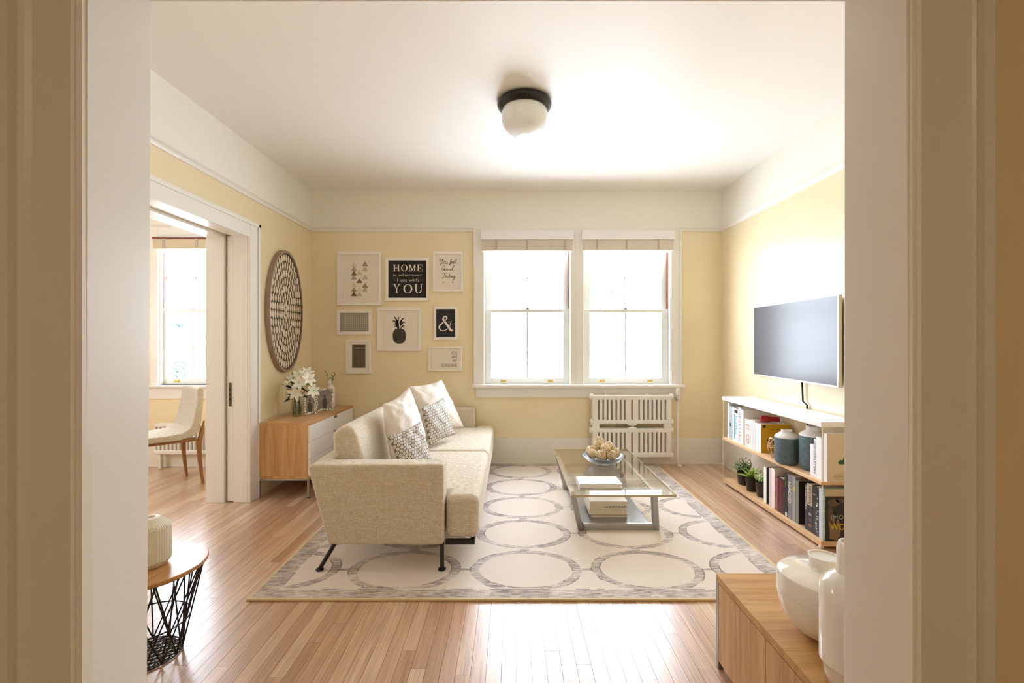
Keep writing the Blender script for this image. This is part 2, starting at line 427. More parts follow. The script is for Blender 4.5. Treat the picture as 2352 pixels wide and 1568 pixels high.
# ---------------------------------------------------------------- trims: baseboards, rails, casings
def rail(name, pts, prof_out):   # pts: (x0,y0,x1,y1) rail box footprint
    pass
struct('baseboard_back', MB().box(XL, D-0.018, 0, XR, D, BB).box(XL, D-0.026, 0, XR, D-0.018, 0.02), M['trimw'], 0.003)
struct('baseboard_right', MB().box(XR-0.018, YF1, 0, XR, D-0.026, BB).box(XR-0.026, YF1, 0, XR-0.018, D-0.026, 0.02), M['trimw'], 0.003)
struct('baseboard_left', MB().box(XL, OY1+0.133, 0, XL+0.018, D-0.026, BB), M['trimw'], 0.003)
struct('baseboard_left_near', MB().box(XL, YF1, 0, XL+0.018, OY0-0.135, BB), M['trimw'], 0.003)
struct('baseboard_dining', MB().box(XDL, YD-0.018, 0, XDI, YD, BB-0.03), M['trimw'], 0.003)
def picrail(mb, axis, a, b, w, sgn):  # profile of picture rail
    prof = [(0, RB), (0.010, RB), (0.016, RB+0.012), (0.016, RB+0.022), (0.030, RB+0.032), (0.030, RB+0.040), (0.018, RT), (0, RT)]
    if axis == 'x': mb.prism([(w+sgn*p[0], p[1]) for p in prof], 'x', a, b)
    else: mb.prism([(w+sgn*p[0], p[1]) for p in prof], 'y', a, b)
mb = MB(); picrail(mb, 'x', XL, WX(1089), D, -1); picrail(mb, 'x', WX(1562), XR, D, -1); struct('trim_1', mb, M['trim'])
mb = MB(); picrail(mb, 'y', YF1, D-0.03, XL, 1); struct('trim_2', mb, M['trim'])
mb = MB(); picrail(mb, 'y', YF1, D-0.03, XR, -1); struct('trim_3', mb, M['trim'])
mb = MB(); picrail(mb, 'x', XDL, XDI, YD, -1); struct('trim_4', mb, M['trim'])
# window casing, stool and apron on the back wall
c0, c1, ct = WX(1089.5), WX(1562), WZ(526)
mb = MB(); q = D-0.022
mb.box(c0, q, wz[0], w1[0], D, ct); mb.box(w2[1], q, wz[0], c1, D, ct); mb.box(w1[1], q, wz[0], w2[0], D, ct); mb.box(w1[0], q, wz[1], w1[1], D, ct); mb.box(w2[0], q, wz[1], w2[1], D, ct)
mb.box(c0-0.006, q-0.012, wz[0], c0+0.010, D, ct+0.004); mb.box(c1-0.010, q-0.012, wz[0], c1+0.006, D, ct+0.004)
mb.box(w1[1]+0.05, q-0.006, wz[0], w2[0]-0.05, q, wz[1])
struct('trim_5', mb, M['trim'], 0.003)
st = struct_root('trim_6', (0, D, wz[0]))
MB().box(WX(1085), D-0.075, WZ(888.5), WX(1568), D+0.05, WZ(882)).build('window_stool', M['trim'], st, 0.006, 3)
MB().box(WX(1093), D-0.022, WZ(912), WX(1561), D, WZ(888.5)).box(WX(1093), D-0.03, WZ(893), WX(1561), D-0.022, WZ(888.5)).build('apron', M['trim'], st, 0.003)
# left opening casing, jamb and pocket door
cx = XL+0.02; CO = OY1+0.133
mb = MB()
mb.box(XL, OY1, 0, cx, CO, 2.145); mb.box(XL, OY0-0.133, 0, cx, OY0, 2.145); mb.box(XL, OY0, OZ, cx, OY1, 2.145)
mb.box(cx, CO-0.03, 0, cx+0.01, CO, 2.155); mb.box(cx, OY0-0.133, 2.125, cx+0.01, CO, 2.155)
struct('trim_7', mb, M['trim'], 0.004)
ja = OY1   # far jamb faces the camera
mb = MB()
mb.box(-2.075, ja, 0, XL, ja+0.1, OZ+0.02); mb.box(-2.135, ja+0.006, 0, -2.075, ja+0.1, OZ+0.02)
mb.box(XDI-0.02, ja, 0, -2.200, ja+0.1, OZ+0.02)
mb.box(-2.2, ja+0.09, 0, -2.135, ja+0.12, OZ+0.02)
# soffit with a track groove
mb.box(-2.075, OY0, OZ, XL, ja, OZ+0.02); mb.box(-2.135, OY0, OZ+0.006, -2.075, ja, OZ+0.02); mb.box(XDI-0.02, OY0, OZ, -2.2, ja, OZ+0.02)
mb.box(XDI-0.02, OY0-0.02, 0, XL, OY0, OZ+0.02)
struct('trim_8', mb, M['trim'], 0.003)
dr = struct_root('door_1', (-2.16, ja+0.05, 0))
MB().box(-2.184, ja+0.012, 0.008, -2.138, ja+0.09, OZ+0.015).build('door_edge', M['trim'], dr, 0.003)
pz0, pz1 = H-(933-CY)*ja/F, H-(879-CY)*ja/F
lp = MB().box(-2.172, ja+0.008, pz0, -2.150, ja+0.0125, pz1).build('latch_plate', mat('dark brass latch', '#5c5138', 0.4, metal=0.7), dr, 0.001)
m_ = MB(); m_.lathe([(0, -0.002), (0.005, -0.002), (0.005, 0.002), (0, 0.002)], n=10)
kh = MB()
for zz in (0.3, 0.5, 0.72): kh.box(-2.166, ja+0.0065, pz0+(pz1-pz0)*zz-0.008, -2.156, ja+0.0085, pz0+(pz1-pz0)*zz+0.008)
kh.build('keyhole', M['black'], lp)
struct('gap_shade_strip', MB().box(-2.199, ja+0.085, 0, -2.186, ja+0.0899, OZ+0.01), M['black'])  # black strip lining the pocket slot, stands in for its shade
# casing and jambs of the opening in front of the camera
def slab(tl, tr, bl, br):   # (x,y) pairs at top / bottom of a leaning post (near-left.. )
    return None
zt = 2.03
def X_(px, Y): return (px-CX)*Y/F
mb = MB()
xfT, xfB = X_(348, YF1), X_(335.5, YF1); xnT, xnB = X_(200, YF0), X_(194, YF0)
mb.hexa([(-0.93, YF0, 0), (xnB, YF0, 0), (xfB, YF1, 0), (-0.93, YF1, 0), (-0.93, YF0, zt), (xnT, YF0, zt), (xfT, YF1, zt), (-0.93, YF1, zt)])
struct('trim_10', mb, M['trim'], 0.002)
mb = MB()
xfT, xfB = X_(1939.5, YF1), X_(1937.5, YF1); xnT, xnB = X_(2083, YF0), X_(2092, YF0)
mb.hexa([(xnB, YF0, 0), (0.90, YF0, 0), (0.90, YF1, 0), (xfB, YF1, 0), (xnT, YF0, zt), (0.90, YF0, zt), (0.90, YF1, zt), (xfT, YF1, zt)])
struct('trim_11', mb, M['trim'], 0.002)
struct('trim_12', MB().box(-0.93, YF0, zt, 0.90, YF1, zt+0.04), M['trim'], 0.002)
def casing(name, s, pxs):   # moulded casing profile, s = -1 left, +1 right; pxs in picture columns at YF0
    x = [X_(p, YF0) for p in pxs]
    y = YF0
    prof = [(x[0], y+0.015), (x[0], y-0.030), (x[1], y-0.030), (x[1]+s*-0.002, y-0.018), (x[2], y-0.020), ((x[2]*2+x[3])/3, y-0.024), ((x[2]+2*x[3])/3, y-0.020),
            (x[3], y-0.014), (x[4], y-0.014), (x[4]-s*0.002, y-0.020), (x[5], y-0.020), (x[5]-s*0.003, y-0.013), (x[6]+s*0.006, y-0.013), (x[6], y-0.008), (x[6], y+0.015)]
    mb = MB(); mb.prism(prof, 'z', 0, 2.2); return struct(name, mb, M['trimw'])
casing('trim_13', -1, [27, 55, 60, 90, 157, 184, 197])
casing('trim_14', 1, [2250, 2226, 2221, 2203, 2125, 2096, 2088])
struct('trim_15', MB().box(-0.99, YF0-0.02, zt+0.005, 0.93, YF0, zt+0.14), M['trimw'], 0.003)

# ---------------------------------------------------------------- sash windows
def sash_window(name, px0, px1, g0, g1, conv, Y, ztop, zbot, track, lifts, lock, brown_side):
    # px0,px1 opening sides; g0,g1 glass sides in picture columns, Y wall plane
    Yl = Y+0.045; Yu = Y+0.085
    def XX(p, yy): return (p-CX)*yy/F
    def ZZ(p, yy): return H-(p-CY)*yy/F
    r = struct_root(name, ((XX((px0+px1)/2, Y)), Y+0.05, zbot))
    x0 = XX(px0, Y); x1 = XX(px1, Y)
    fm = MB(); fm.box(x0-0.012, Y, zbot-0.01, x0+0.008, Y+0.16, ztop); fm.box(x1-0.008, Y, zbot-0.01, x1+0.012, Y+0.16, ztop)
    fm.box(x0, Y, ztop-0.01, x1, Y+0.16, ztop+0.012); fm.box(x0, Y+0.02, zbot-0.03, x1, Y+0.17, zbot)
    fm.build('window_frame', M['trim'], r)
    zm = ZZ(714, Yl)
    # lower sash (inner)
    a0 = XX(g0, Yl); a1 = XX(g1, Yl); zb = ZZ(868, Yl); zs = ZZ(717.5, Yl)
    lo = MB(); xx0 = x0+0.008; xx1 = x1-0.008
    lo.box(xx0, Yl, zbot, a0, Yl+0.035, zm+0.016); lo.box(a1, Yl, zbot, xx1, Yl+0.035, zm+0.016)
    lo.box(a0, Yl, zbot, a1, Yl+0.035, zb); lo.box(a0, Yl, zs, a1, Yl+0.035, zm+0.016)
    lo = lo.build('lower_sash', M['sash'], r, 0.003)
    MB().box(a0, Yl+0.016, zb, a1, Yl+0.020, zs).build('pane', M['glass'], lo)
    xm = (a0+a1)/2
    MB().box(xm-0.0075, Yl+0.006, zb, xm+0.0075, Yl+0.03, zs).build('muntin', M['sash'], lo)
    zh = ZZ(810, Yl)
    MB().box(a0, Yl+0.075, zh-0.006, a1, Yl+0.085, zh+0.006).build('muntin', M['sash'], lo)
    # upper sash (outer)
    b0 = XX(g0+1, Yu); b1 = XX(g1-1, Yu); zt_ = ztop-0.02
    up = MB(); up.box(xx0, Yu, zm-0.01, b0, Yu+0.035, ztop); up.box(b1, Yu, zm-0.01, xx1, Yu+0.035, ztop)
    up.box(b0, Yu, zt_-0.03, b1, Yu+0.035, ztop); up.box(b0, Yu, zm-0.012, b1, Yu+0.035, zm+0.02)
    up = up.build('upper_sash', M['sash'], r, 0.003)
    MB().box(b0, Yu+0.016, zm+0.02, b1, Yu+0.020, zt_-0.03).build('pane', M['glass'], up)
    zh = ZZ(638, Yu)
    MB().box(b0, Yu+0.006, zh-0.004, b1, Yu+0.03, zh+0.004).build('muntin', M['sash'], up)
    MB().box(xm-0.004, Yu+0.006, zm+0.02, xm+0.004, Yu+0.015, zt_-0.03).build('muntin', M['sash'], up)
    for lx in lifts:
        c = XX(lx, Yl); zc = ZZ(874.5, Yl)
        l = MB().box(c-0.028, Yl-0.003, zc-0.010, c+0.028, Yl, zc+0.010).build('sash_lift', M['brass'], lo, 0.002)
        MB().box(c-0.020, Yl-0.014, zc-0.003, c+0.020, Yl-0.003, zc+0.006).build('lift_lip', M['brass'], lo, 0.002)
    MB().box(xm-0.022, Yl+0.002, zm+0.016, xm+0.022, Yl+0.033, zm+0.024).box(xm-0.008, Yl+0.004, zm+0.024, xm+0.012, Yl+0.03, zm+0.034).build('sash_lock', M['steel'], lo, 0.002)
    bx = x0+0.0085 if brown_side < 0 else x1-0.0125
    MB().box(bx, Yl-0.002, zm+0.02, bx+0.004, Yl+0.04, ZZ(579, Yl)).build('bare_track', M['brown'], r)
    return r
sash_window('window_1', 1112, 1310, 1128.5, 1294, None, D, wz[1], wz[0], None, (1156.5, 1264), None, 1)
sash_window('window_2', 1340, 1540, 1354.6, 1519.6, None, D, wz[1], wz[0], None, (1383, 1492.6), None, 1)
sash_window('window_3', 366, 520, 382, 504, None, YD, dz[1], dz[0], None, (406.5, 480), None, -1)
# dining window casing
mb = MB(); q = YD-0.022
mb.box(DX(348), q, dz[0], d1[0], YD, DZ(520)); mb.box(d1[1], q, dz[0], DX(540), YD, DZ(520)); mb.box(d1[0], q, dz[1], d1[1], YD, DZ(524))
struct('trim_16', mb, M['trim'], 0.003)
mb = MB().box(DX(340), YD-0.07, DZ(888), DX(545), YD+0.05, DZ(884)).box(DX(345), YD-0.022, DZ(915), DX(540), YD, DZ(888))
struct('trim_17', mb, M['trim'], 0.003)
# added, unseen dining side window for extra brightness (frame only)
mb = MB(); mb.box(XDL-0.12, 2.2, 0.9, XDL-0.08, 2.25, 2.0).box(XDL-0.12, 2.95, 0.9, XDL-0.08, 3.0, 2.0).box(XDL-0.12, 2.25, 1.43, XDL-0.08, 2.95, 1.48)
mb.box(XDL-0.12, 2.25, 0.9, XDL-0.08, 2.95, 0.95).box(XDL-0.12, 2.25, 1.95, XDL-0.08, 2.95, 2.0)
struct('added_side_window', mb, M['sash'])

# ---------------------------------------------------------------- blinds
def blind(label, pa, pb, pyt, pyh, pyb, tapes, Y=D, grp=None):
    Yb = Y-0.022-0.055
    def XX(p): return (p-CX)*Yb/F
    def ZZ(p): return H-(p-CY)*Yb/F
    x0, x1 = XX(pa), XX(pb)
    r = thing('window_blind', label, 'blind', ((x0+x1)/2, Y-0.05, ZZ(pyt)))
    MB().box(x0, Yb, ZZ(pyh), x1, Y-0.0225, ZZ(pyt)).build('headrail', M['wh'], r, 0.003)
    st = MB(); n = 14; za, zb = ZZ(pyh)-0.004, ZZ(pyb)+0.014
    for i in range(n):
        z = za+(zb-za)*i/(n-1); st.box(x0+0.012, Yb+0.012, z-0.0027, x1-0.012, Yb+0.05, z+0.0027)
    st.build('slats', M['blind'], r, kind='stuff')
    MB().box(x0+0.010, Yb+0.008, ZZ(pyb)-0.002, x1-0.010, Yb+0.052, ZZ(pyb)+0.010).build('bottom_rail', M['blind'], r, 0.002)
    for p in tapes:
        MB().box(XX(p)-0.008, Yb+0.009, ZZ(pyb), XX(p)+0.008, Yb+0.012, ZZ(pyh)).build('ladder_tape', M['tape'], r)
    MB().tube([(XX(tapes[0])-0.03, Yb+0.006, ZZ(pyh)), (XX(tapes[0])-0.03, Yb+0.006, ZZ(pyb+8))], 0.0015, 6).build('cord', M['blind'], r)
blind('white raised slatted blind over the left window of the window pair', 1103.5, 1318, 528.5, 549.5, 575, (1140, 1210, 1298))
blind('white raised slatted blind over the right window of the window pair', 1337, 1551, 528.5, 549.5, 574, (1372, 1440, 1513))
Yb = YD-0.08
r = thing('roman_shade', 'raised beige fabric shade on the dining room window', 'shade', (DX(430), YD-0.05, DZ(545)))
MB().box((345-CX)*Yb/F, Yb+0.02, H-(548-CY)*Yb/F, (520-CX)*Yb/F, YD-0.0225, H-(543-CY)*Yb/F).build('headrail', M['brown'], r)
mb = MB()
for i in range(4): mb.box((347-CX)*Yb/F, Yb+0.022+0.004*i, H-(570-i*2-CY)*Yb/F, (518-CX)*Yb/F, Yb+0.026+0.004*i, H-(547-CY)*Yb/F)
mb.build('fabric', mat('sheer beige shade fabric', '#cfc0a4', 0.8), r)
for p in (372, 447): MB().box((p-3.5-CX)*Yb/F, Yb+0.0185, H-(569-CY)*Yb/F, (p+3.5-CX)*Yb/F, Yb+0.0218, H-(547-CY)*Yb/F).build('tape', M['tape'], r)

# ---------------------------------------------------------------- radiators
Yr = D-0.125
def RX(px): return (px-CX)*Yr/F
def RZ(py): return H-(py-CY)*Yr/F
r = thing('wall_radiator', 'white cast iron slotted wall radiator under the right window', 'radiator', (RX(1452), D-0.06, RZ(1051)))
slots = [1320+s/6.189 for s in (345, 408, 470, 532, 595, 657, 715, 818, 920, 985, 1048, 1108, 1170, 1232, 1293)]
edges = [1361]+slots+[1543]
sw = 1.9
for (ya, yb, yc, yd) in ((907.5, 919, 964, 974), (984, 994, 1039, 1051)):
    MB().box(RX(1361), Yr, RZ(yb), RX(1543), Yr+0.095, RZ(ya)).build('header', M['radw'], r, 0.012, 3)
    MB().box(RX(1361), Yr, RZ(yd), RX(1543), Yr+0.095, RZ(yc)).build('header', M['radw'], r, 0.012, 3)
    for i in range(len(edges)-1):
        a = edges[i]+(sw if i else 0); b = edges[i+1]-(sw if i < len(edges)-2 else 0)
        MB().box(RX(a), Yr+0.002, RZ(yc)-0.01, RX(b), Yr+0.093, RZ(yb)+0.01).build('column', M['radw'], r, 0.005, 2)
    for s_ in slots: MB().box(RX(s_-3.2), Yr+0.066, RZ(yc)-0.01, RX(s_+3.2), Yr+0.09, RZ(yb)+0.01).build('rear_column', M['radw'], r)
    for px in (1360, 1544):
        for py in (ya+4, yd-4):
            x = RX(px); MB().tube([(x-0.022, Yr+0.03, RZ(py)), (x-0.012, Yr+0.03, RZ(py)), (x+0.012, Yr+0.03, RZ(py)), (x+0.022, Yr+0.03, RZ(py))], [0.020, 0.031, 0.031, 0.020], 16).build('boss', M['radw'], r, 0.004)
MB().box(RX(1361), Yr+0.004, RZ(985), RX(1377), Yr+0.05, RZ(973)).build('link', M['radw'], r, 0.004)
MB().box(RX(1526), Yr+0.004, RZ(985), RX(1543), Yr+0.05, RZ(973)).build('link', M['radw'], r, 0.004)
MB().prism([(RX(1443), RZ(976)), (RX(1453), RZ(979)), (RX(1463), RZ(976)), (RX(1463), RZ(973)), (RX(1443), RZ(973))], 'y', Yr+0.004, Yr+0.05).prism([(RX(1443), RZ(982)), (RX(1453), RZ(979.5)), (RX(1463), RZ(982)), (RX(1463), RZ(985)), (RX(1443), RZ(985))], 'y', Yr+0.004, Yr+0.05).build('link', M['radw'], r, 0.002)
for px in (1398, 1490):
    MB().box(RX(px)-0.03, Yr+0.03, RZ(907.5), RX(px)+0.03, D-0.018, RZ(906)).tube([(RX(px-6), Yr+0.03, RZ(907)), (RX(px-6), Yr+0.03, RZ(900))], 0.004, 8).build('bracket', M['radw'], r)
px = thing('radiator_valve', 'chrome radiator valve with tall white pipe right of the wall radiator', 'valve', (RX(1560), Yr+0.03, 0))
mb = MB(); mb.tube([(RX(1560), Yr+0.03, RZ(920)), (RX(1559), Yr+0.03, RZ(1050)), (RX(1562), Yr+0.03, RZ(1068)), (RX(1563.5), Yr+0.03, 0.0)], 0.010, 12)
mb.build('pipe', M['radw'], px, smooth=True)
mb = MB(); mb.lathe([(0.016, 0), (0.022, 0.004), (0.022, 0.012), (0.016, 0.02)], (RX(1563.5), Yr+0.03, 0.0), 16); mb.build('floor_collar', M['radw'], px, smooth=True)
mb = MB(); mb.lathe([(0.020, 0), (0.022, 0.01), (0.022, 0.03), (0.014, 0.05), (0.014, 0.064)], (RX(1560), Yr+0.03, RZ(921)), 16)
mb.tube([(RX(1560), Yr+0.03, RZ(913)), (RX(1548), Yr+0.03, RZ(912))], 0.014, 12); mb.build('valve_body', M['chrome'], px, smooth=True)
mb = MB(); mb.lathe([(0.019, 0), (0.021, 0.004), (0.021, 0.045), (0.017, 0.06), (0, 0.062)], (RX(1560), Yr+0.03, RZ(907)), 16); mb.build('valve_cap', M['radw'], px, smooth=True)
Yq = YD-0.11
def QX(p): return (p-CX)*Yq/F
def QZ(p): return H-(p-CY)*Yq/F
r = thing('column_radiator', 'white column radiator under the dining room window', 'radiator', (QX(420), YD-0.08, 0))
MB().box(QX(352), Yq, QZ(981), QX(500), Yq+0.08, QZ(973)).build('header', M['radw'], r, 0.01, 2)
MB().box(QX(352), Yq, QZ(1044), QX(500), Yq+0.08, QZ(1034)).build('header', M['radw'], r, 0.01, 2)
for i in range(17):
    c = 354+i*9.05
    MB().box(QX(c-2.6), Yq+0.002, QZ(1036), QX(c+2.6), Yq+0.078, QZ(979)).build('column', M['radw'], r, 0.009, 2)
for c in (362, 492): MB().box(QX(c-3), Yq+0.02, 0, QX(c+3), Yq+0.06, QZ(1044)).build('foot', M['radw'], r, 0.004)

# ---------------------------------------------------------------- ceiling light
LC = (X_(1204.5, 2.897), 2.897, ZC)
r = thing('ceiling_light', 'round flush ceiling light with black rim and frosted glass bowl', 'lamp', LC)
MB().lathe([(0.150, 0), (0.168, -0.010), (0.173, -0.024), (0.168, -0.038), (0.146, -0.060), (0.140, -0.058), (0, -0.055)], LC, 48).build('canopy', M['lampb'], r, smooth=True)
MB().lathe([(0.138, -0.050), (0.140, -0.078), (0.1445, -0.082), (0.1445, -0.12), (0.136, -0.150), (0.115, -0.180), (0.08, -0.205), (0.035, -0.220), (0, -0.223)], LC, 48).build('glass_shade', M['lampg'], r, smooth=True)

# ---------------------------------------------------------------- rug
def rugmat():
    m, nt, b = newmat('ring patterned rug')
    geo = N(nt, 'ShaderNodeNewGeometry'); sp = N(nt, 'ShaderNodeSeparateXYZ'); nt.links.new(geo.outputs['Position'], sp.inputs[0])
    X, Y = sp.outputs[0], sp.outputs[1]
    wob = noise(nt, 14, 3, vec=geo.outputs['Position'])
    w = mth(nt, 'MULTIPLY', mth(nt, 'SUBTRACT', wob, 0.5), 0.012)
    u = mth(nt, 'DIVIDE', mth(nt, 'ADD', mth(nt, 'SUBTRACT', X, 0.0746-0.6475/2), w), 0.6475)
    v = mth(nt, 'DIVIDE', mth(nt, 'ADD', mth(nt, 'SUBTRACT', Y, 2.449-0.463/2), w), 0.463)
    fu = mth(nt, 'MULTIPLY', mth(nt, 'SUBTRACT', mth(nt, 'FRACT', u), 0.5), 0.6475/0.297)
    fv = mth(nt, 'MULTIPLY', mth(nt, 'SUBTRACT', mth(nt, 'FRACT', v), 0.5), 0.463/0.216)
    rr = mth(nt, 'SQRT', mth(nt, 'ADD', mth(nt, 'MULTIPLY', fu, fu), mth(nt, 'MULTIPLY', fv, fv)))
    ring = mth(nt, 'MULTIPLY', mth(nt, 'GREATER_THAN', rr, 0.84), mth(nt, 'LESS_THAN', rr, 1.0))
    au = mth(nt, 'ABSOLUTE', fu); av = mth(nt, 'ABSOLUTE', fv)
    link1 = mth(nt, 'MULTIPLY', mth(nt, 'GREATER_THAN', au, 0.99), mth(nt, 'LESS_THAN', av, 0.045))
    link2 = mth(nt, 'MULTIPLY', mth(nt, 'GREATER_THAN', av, 0.99), mth(nt, 'LESS_THAN', au, 0.09))
    # border bands
    RX0, RX1, RY0, RY1 = -1.262, 1.442, 2.164, 4.560
    dl = mth(nt, 'SUBTRACT', X, RX0); drr = mth(nt, 'SUBTRACT', RX1, X); db = mth(nt, 'SUBTRACT', Y, RY0); dt = mth(nt, 'SUBTRACT', RY1, Y)
    dx = mth(nt, 'MINIMUM', dl, drr); dy = mth(nt, 'MINIMUM', db, dt)
    inside = mth(nt, 'MULTIPLY', mth(nt, 'GREATER_THAN', dx, 0.125), mth(nt, 'GREATER_THAN', dy, 0.095))
    band = mth(nt, 'MAXIMUM', mth(nt, 'LESS_THAN', dx, 0.115), mth(nt, 'LESS_THAN', dy, 0.085))
    pat = mth(nt, 'MAXIMUM', mth(nt, 'MULTIPLY', mth(nt, 'MAXIMUM', ring, mth(nt, 'MAXIMUM', link1, link2)), inside), band)
    s1 = noise(nt, 1, 5, vec=geo.outputs['Position'], sc=(16, 90, 1), dist=0.8); s2 = noise(nt, 7, 3, vec=geo.outputs['Position'])
    s3 = noise(nt, 1, 4, vec=geo.outputs['Position'], sc=(150, 30, 1))
    st = mth(nt, 'ADD', mth(nt, 'MULTIPLY', s1, 0.6), mth(nt, 'ADD', mth(nt, 'MULTIPLY', s2, 0.35), mth(nt, 'MULTIPLY', s3, 0.15)))
    rm = N(nt, 'ShaderNodeValToRGB'); rm.color_ramp.elements[0].position = 0.44; rm.color_ramp.elements[1].position = 0.68
    rm.color_ramp.elements[0].color = lin('#dcd1c8'); rm.color_ramp.elements[1].color = lin('#867870')
    nt.links.new(st, rm.inputs[0])
    # thin dark outlines on ring edges
    o1 = mth(nt, 'LESS_THAN', mth(nt, 'ABSOLUTE', mth(nt, 'SUBTRACT', rr, 0.84)), 0.011)
    o2 = mth(nt, 'LESS_THAN', mth(nt, 'ABSOLUTE', mth(nt, 'SUBTRACT', rr, 1.0)), 0.011)
    e1 = mth(nt, 'LESS_THAN', mth(nt, 'ABSOLUTE', mth(nt, 'SUBTRACT', mth(nt, 'MINIMUM', mth(nt, 'SUBTRACT', dx, 0.03), dy), 0.088)), 0.003)
    ol = mth(nt, 'MULTIPLY', mth(nt, 'MAXIMUM', mth(nt, 'MULTIPLY', mth(nt, 'MAXIMUM', o1, o2), inside), e1), mth(nt, 'GREATER_THAN', s2, 0.52))
    pile = noise(nt, 500, 2, vec=geo.outputs['Position'])
    base = mixc(nt, pile, lin('#d6c9bc'), lin('#e6dbd0'))
    c = mixc(nt, pat, base, rm.outputs[0]); c = mixc(nt, mth(nt, 'MULTIPLY', ol, 0.75), c, lin('#6a5c55'))
    edge = mth(nt, 'MAXIMUM', mth(nt, 'LESS_THAN', dx, 0.018), mth(nt, 'LESS_THAN', dy, 0.012))
    c = mixc(nt, edge, c, lin('#d6c096'))
    nt.links.new(c, b.inputs['Base Color']); b.inputs['Roughness'].default_value = 0.75; b.inputs['Sheen Weight'].default_value = 0.2
    b.inputs['Specular IOR Level'].default_value = 0.25
    bump(nt, b, pile, 0.3, 0.002); return m
tag(MB().box(-1.262, 2.164, 0.0, 1.442, 4.56, 0.012).build('area_rug', rugmat(), None, 0.003), 'large cream area rug with grey ring pattern on the wooden floor', 'rug')

# ---------------------------------------------------------------- sofa
zr = 0.012
r = thing('sofa', 'beige linen two-seat sofa on thin dark metal legs', 'sofa', (-0.65, 3.49, zr))
arm = [(-0.977, 0.153), (-0.364, 0.153), (-0.364, 0.580), (-1.062, 0.580), (-1.088, 0.565)]
MB().prism(arm, 'y', 2.425, 2.545).build('arm', M['linen'], r, 0.014, 3)
MB().prism(arm, 'y', 4.440, 4.560).build('arm', M['linen'], r, 0.014, 3)
MB().prism([(-0.976, 0.155), (-0.90, 0.155), (-1.0, 0.575), (-1.086, 0.575)], 'y', 2.545, 4.44).build('back_panel', M['linen'], r, 0.008, 2)
MB().box(-0.92, 2.55, 0.158, -0.40, 4.435, 0.20).build('seat_deck', M['linen'], r, 0.006)
bc = [(-1.020, 0.59), (-0.93, 0.42), (-0.80, 0.412), (-0.885, 0.700), (-0.925, 0.755), (-0.985, 0.748), (-1.030, 0.70)]
MB().prism(bc, 'y', 2.60, 3.495).build('back_cushion', M['linen'], r, 0.028, 4)
MB().prism(bc, 'y', 3.500, 4.43).build('back_cushion', M['linen'], r, 0.028, 4)
x0, x1 = -0.358, -0.178
MB().prism([(-0.93, 2.552), (x0, 2.552), (x0, 2.448), (x1, 2.448), (x1, 3.478), (-0.93, 3.478)], 'z', 0.170, 0.405).build('seat_cushion', M['linen'], r, 0.042, 5)
MB().prism([(-0.93, 3.482), (x1, 3.482), (x1, 4.535), (x0, 4.535), (x0, 4.432), (-0.93, 4.432)], 'z', 0.170, 0.405).build('seat_cushion', M['linen'], r, 0.042, 5)
MB().box(x0, 2.452, 0.142, -0.200, 2.478, 0.168).box(x0, 4.50, 0.142, -0.200, 4.53, 0.168).box(-0.226, 2.478, 0.146, -0.200, 4.5, 0.168).build('rail', M['dsteel'], r, 0.003)
for y in (2.445, 4.54):
    sgn = 1 if y < 3 else -1
    l = MB().tube([(-0.945, y+0.02*sgn, 0.16), (-1.024, y-0.005, zr+0.012)], 0.0115, 12).build('leg', M['dsteel'], r, smooth=True)
    MB().lathe([(0.018, 0), (0.020, 0.003), (0.020, 0.008), (0.012, 0.014)], (-1.026, y-0.005, zr), 16).build('foot', M['wire'], l, smooth=True)
    l = MB().tube([(-0.374, y, 0.165), (-0.374, y, zr+0.010)], 0.0115, 12).build('leg', M['dsteel'], r, smooth=True)
    MB().lathe([(0.019, 0), (0.021, 0.003), (0.021, 0.008), (0.012, 0.014)], (-0.374, y, zr), 16).build('foot', M['wire'], l, smooth=True)

def pillow(name, label, c, th, material, grp=None, n=26, seed=1, wr=0.006):
    # c: near-top, far-top, far-bottom, near-bottom corners
    c = [Vector(p) for p in c]; rg = random.Random(seed)
    nrm = (c[1]-c[0]).cross(c[3]-c[0]).normalized()
    if nrm.x < 0: nrm = -nrm
    ctr = sum(c, Vector())/4
    mb = MB(); vs = []; uv = []
    ph = [rg.uniform(0, 6) for _ in range(6)]
    def pos(u, v, side):
        a = 2*u-1; b = 2*v-1
        pin = 0.085
        uu = 0.5+0.5*a*(1-pin*(1-b*b)*1.0*abs(a)**2); vv = 0.5+0.5*b*(1-pin*(1-a*a)*abs(b)**2)
        p = (c[0]*(1-uu)+c[1]*uu)*(1-vv)+(c[3]*(1-uu)+c[2]*uu)*vv
        t = ((1-a*a)*(1-b*b)); t = max(t, 0)**0.42
        wrk = wr*(math.sin(9*a+4*b*abs(b)+ph[0])*math.sin(7*b+ph[1])+0.6*math.sin(17*(a-b)+ph[2]))*min(1, t*2)
        return p+nrm*side*(th/2*t+wrk*(1 if side > 0 else 0.3))
    idx = {}
    for side in (1, -1):
        for i in range(n+1):
            for j in range(n+1):
                u = 0.5-0.5*math.cos(PI*i/n); v = 0.5-0.5*math.cos(PI*j/n)
                if side == -1 and (i in (0, n) or j in (0, n)): idx[(side, i, j)] = idx[(1, i, j)]; continue
                idx[(side, i, j)] = len(vs); vs.append(pos(u, v, side)); uv.append((u, v))
    fs = []
    for side in (1, -1):
        for i in range(n):
            for j in range(n):
                f = (idx[(side, i, j)], idx[(side, i+1, j)], idx[(side, i+1, j+1)], idx[(side, i, j+1)])
                fs.append(f if side < 0 else f[::-1])
    mb.add(vs, fs); mb.uv = uv
    o = mb.build(name, material, None, smooth=True)
    for p in o.data.polygons: p.use_smooth = True
    return tag(o, label, 'pillow', grp)
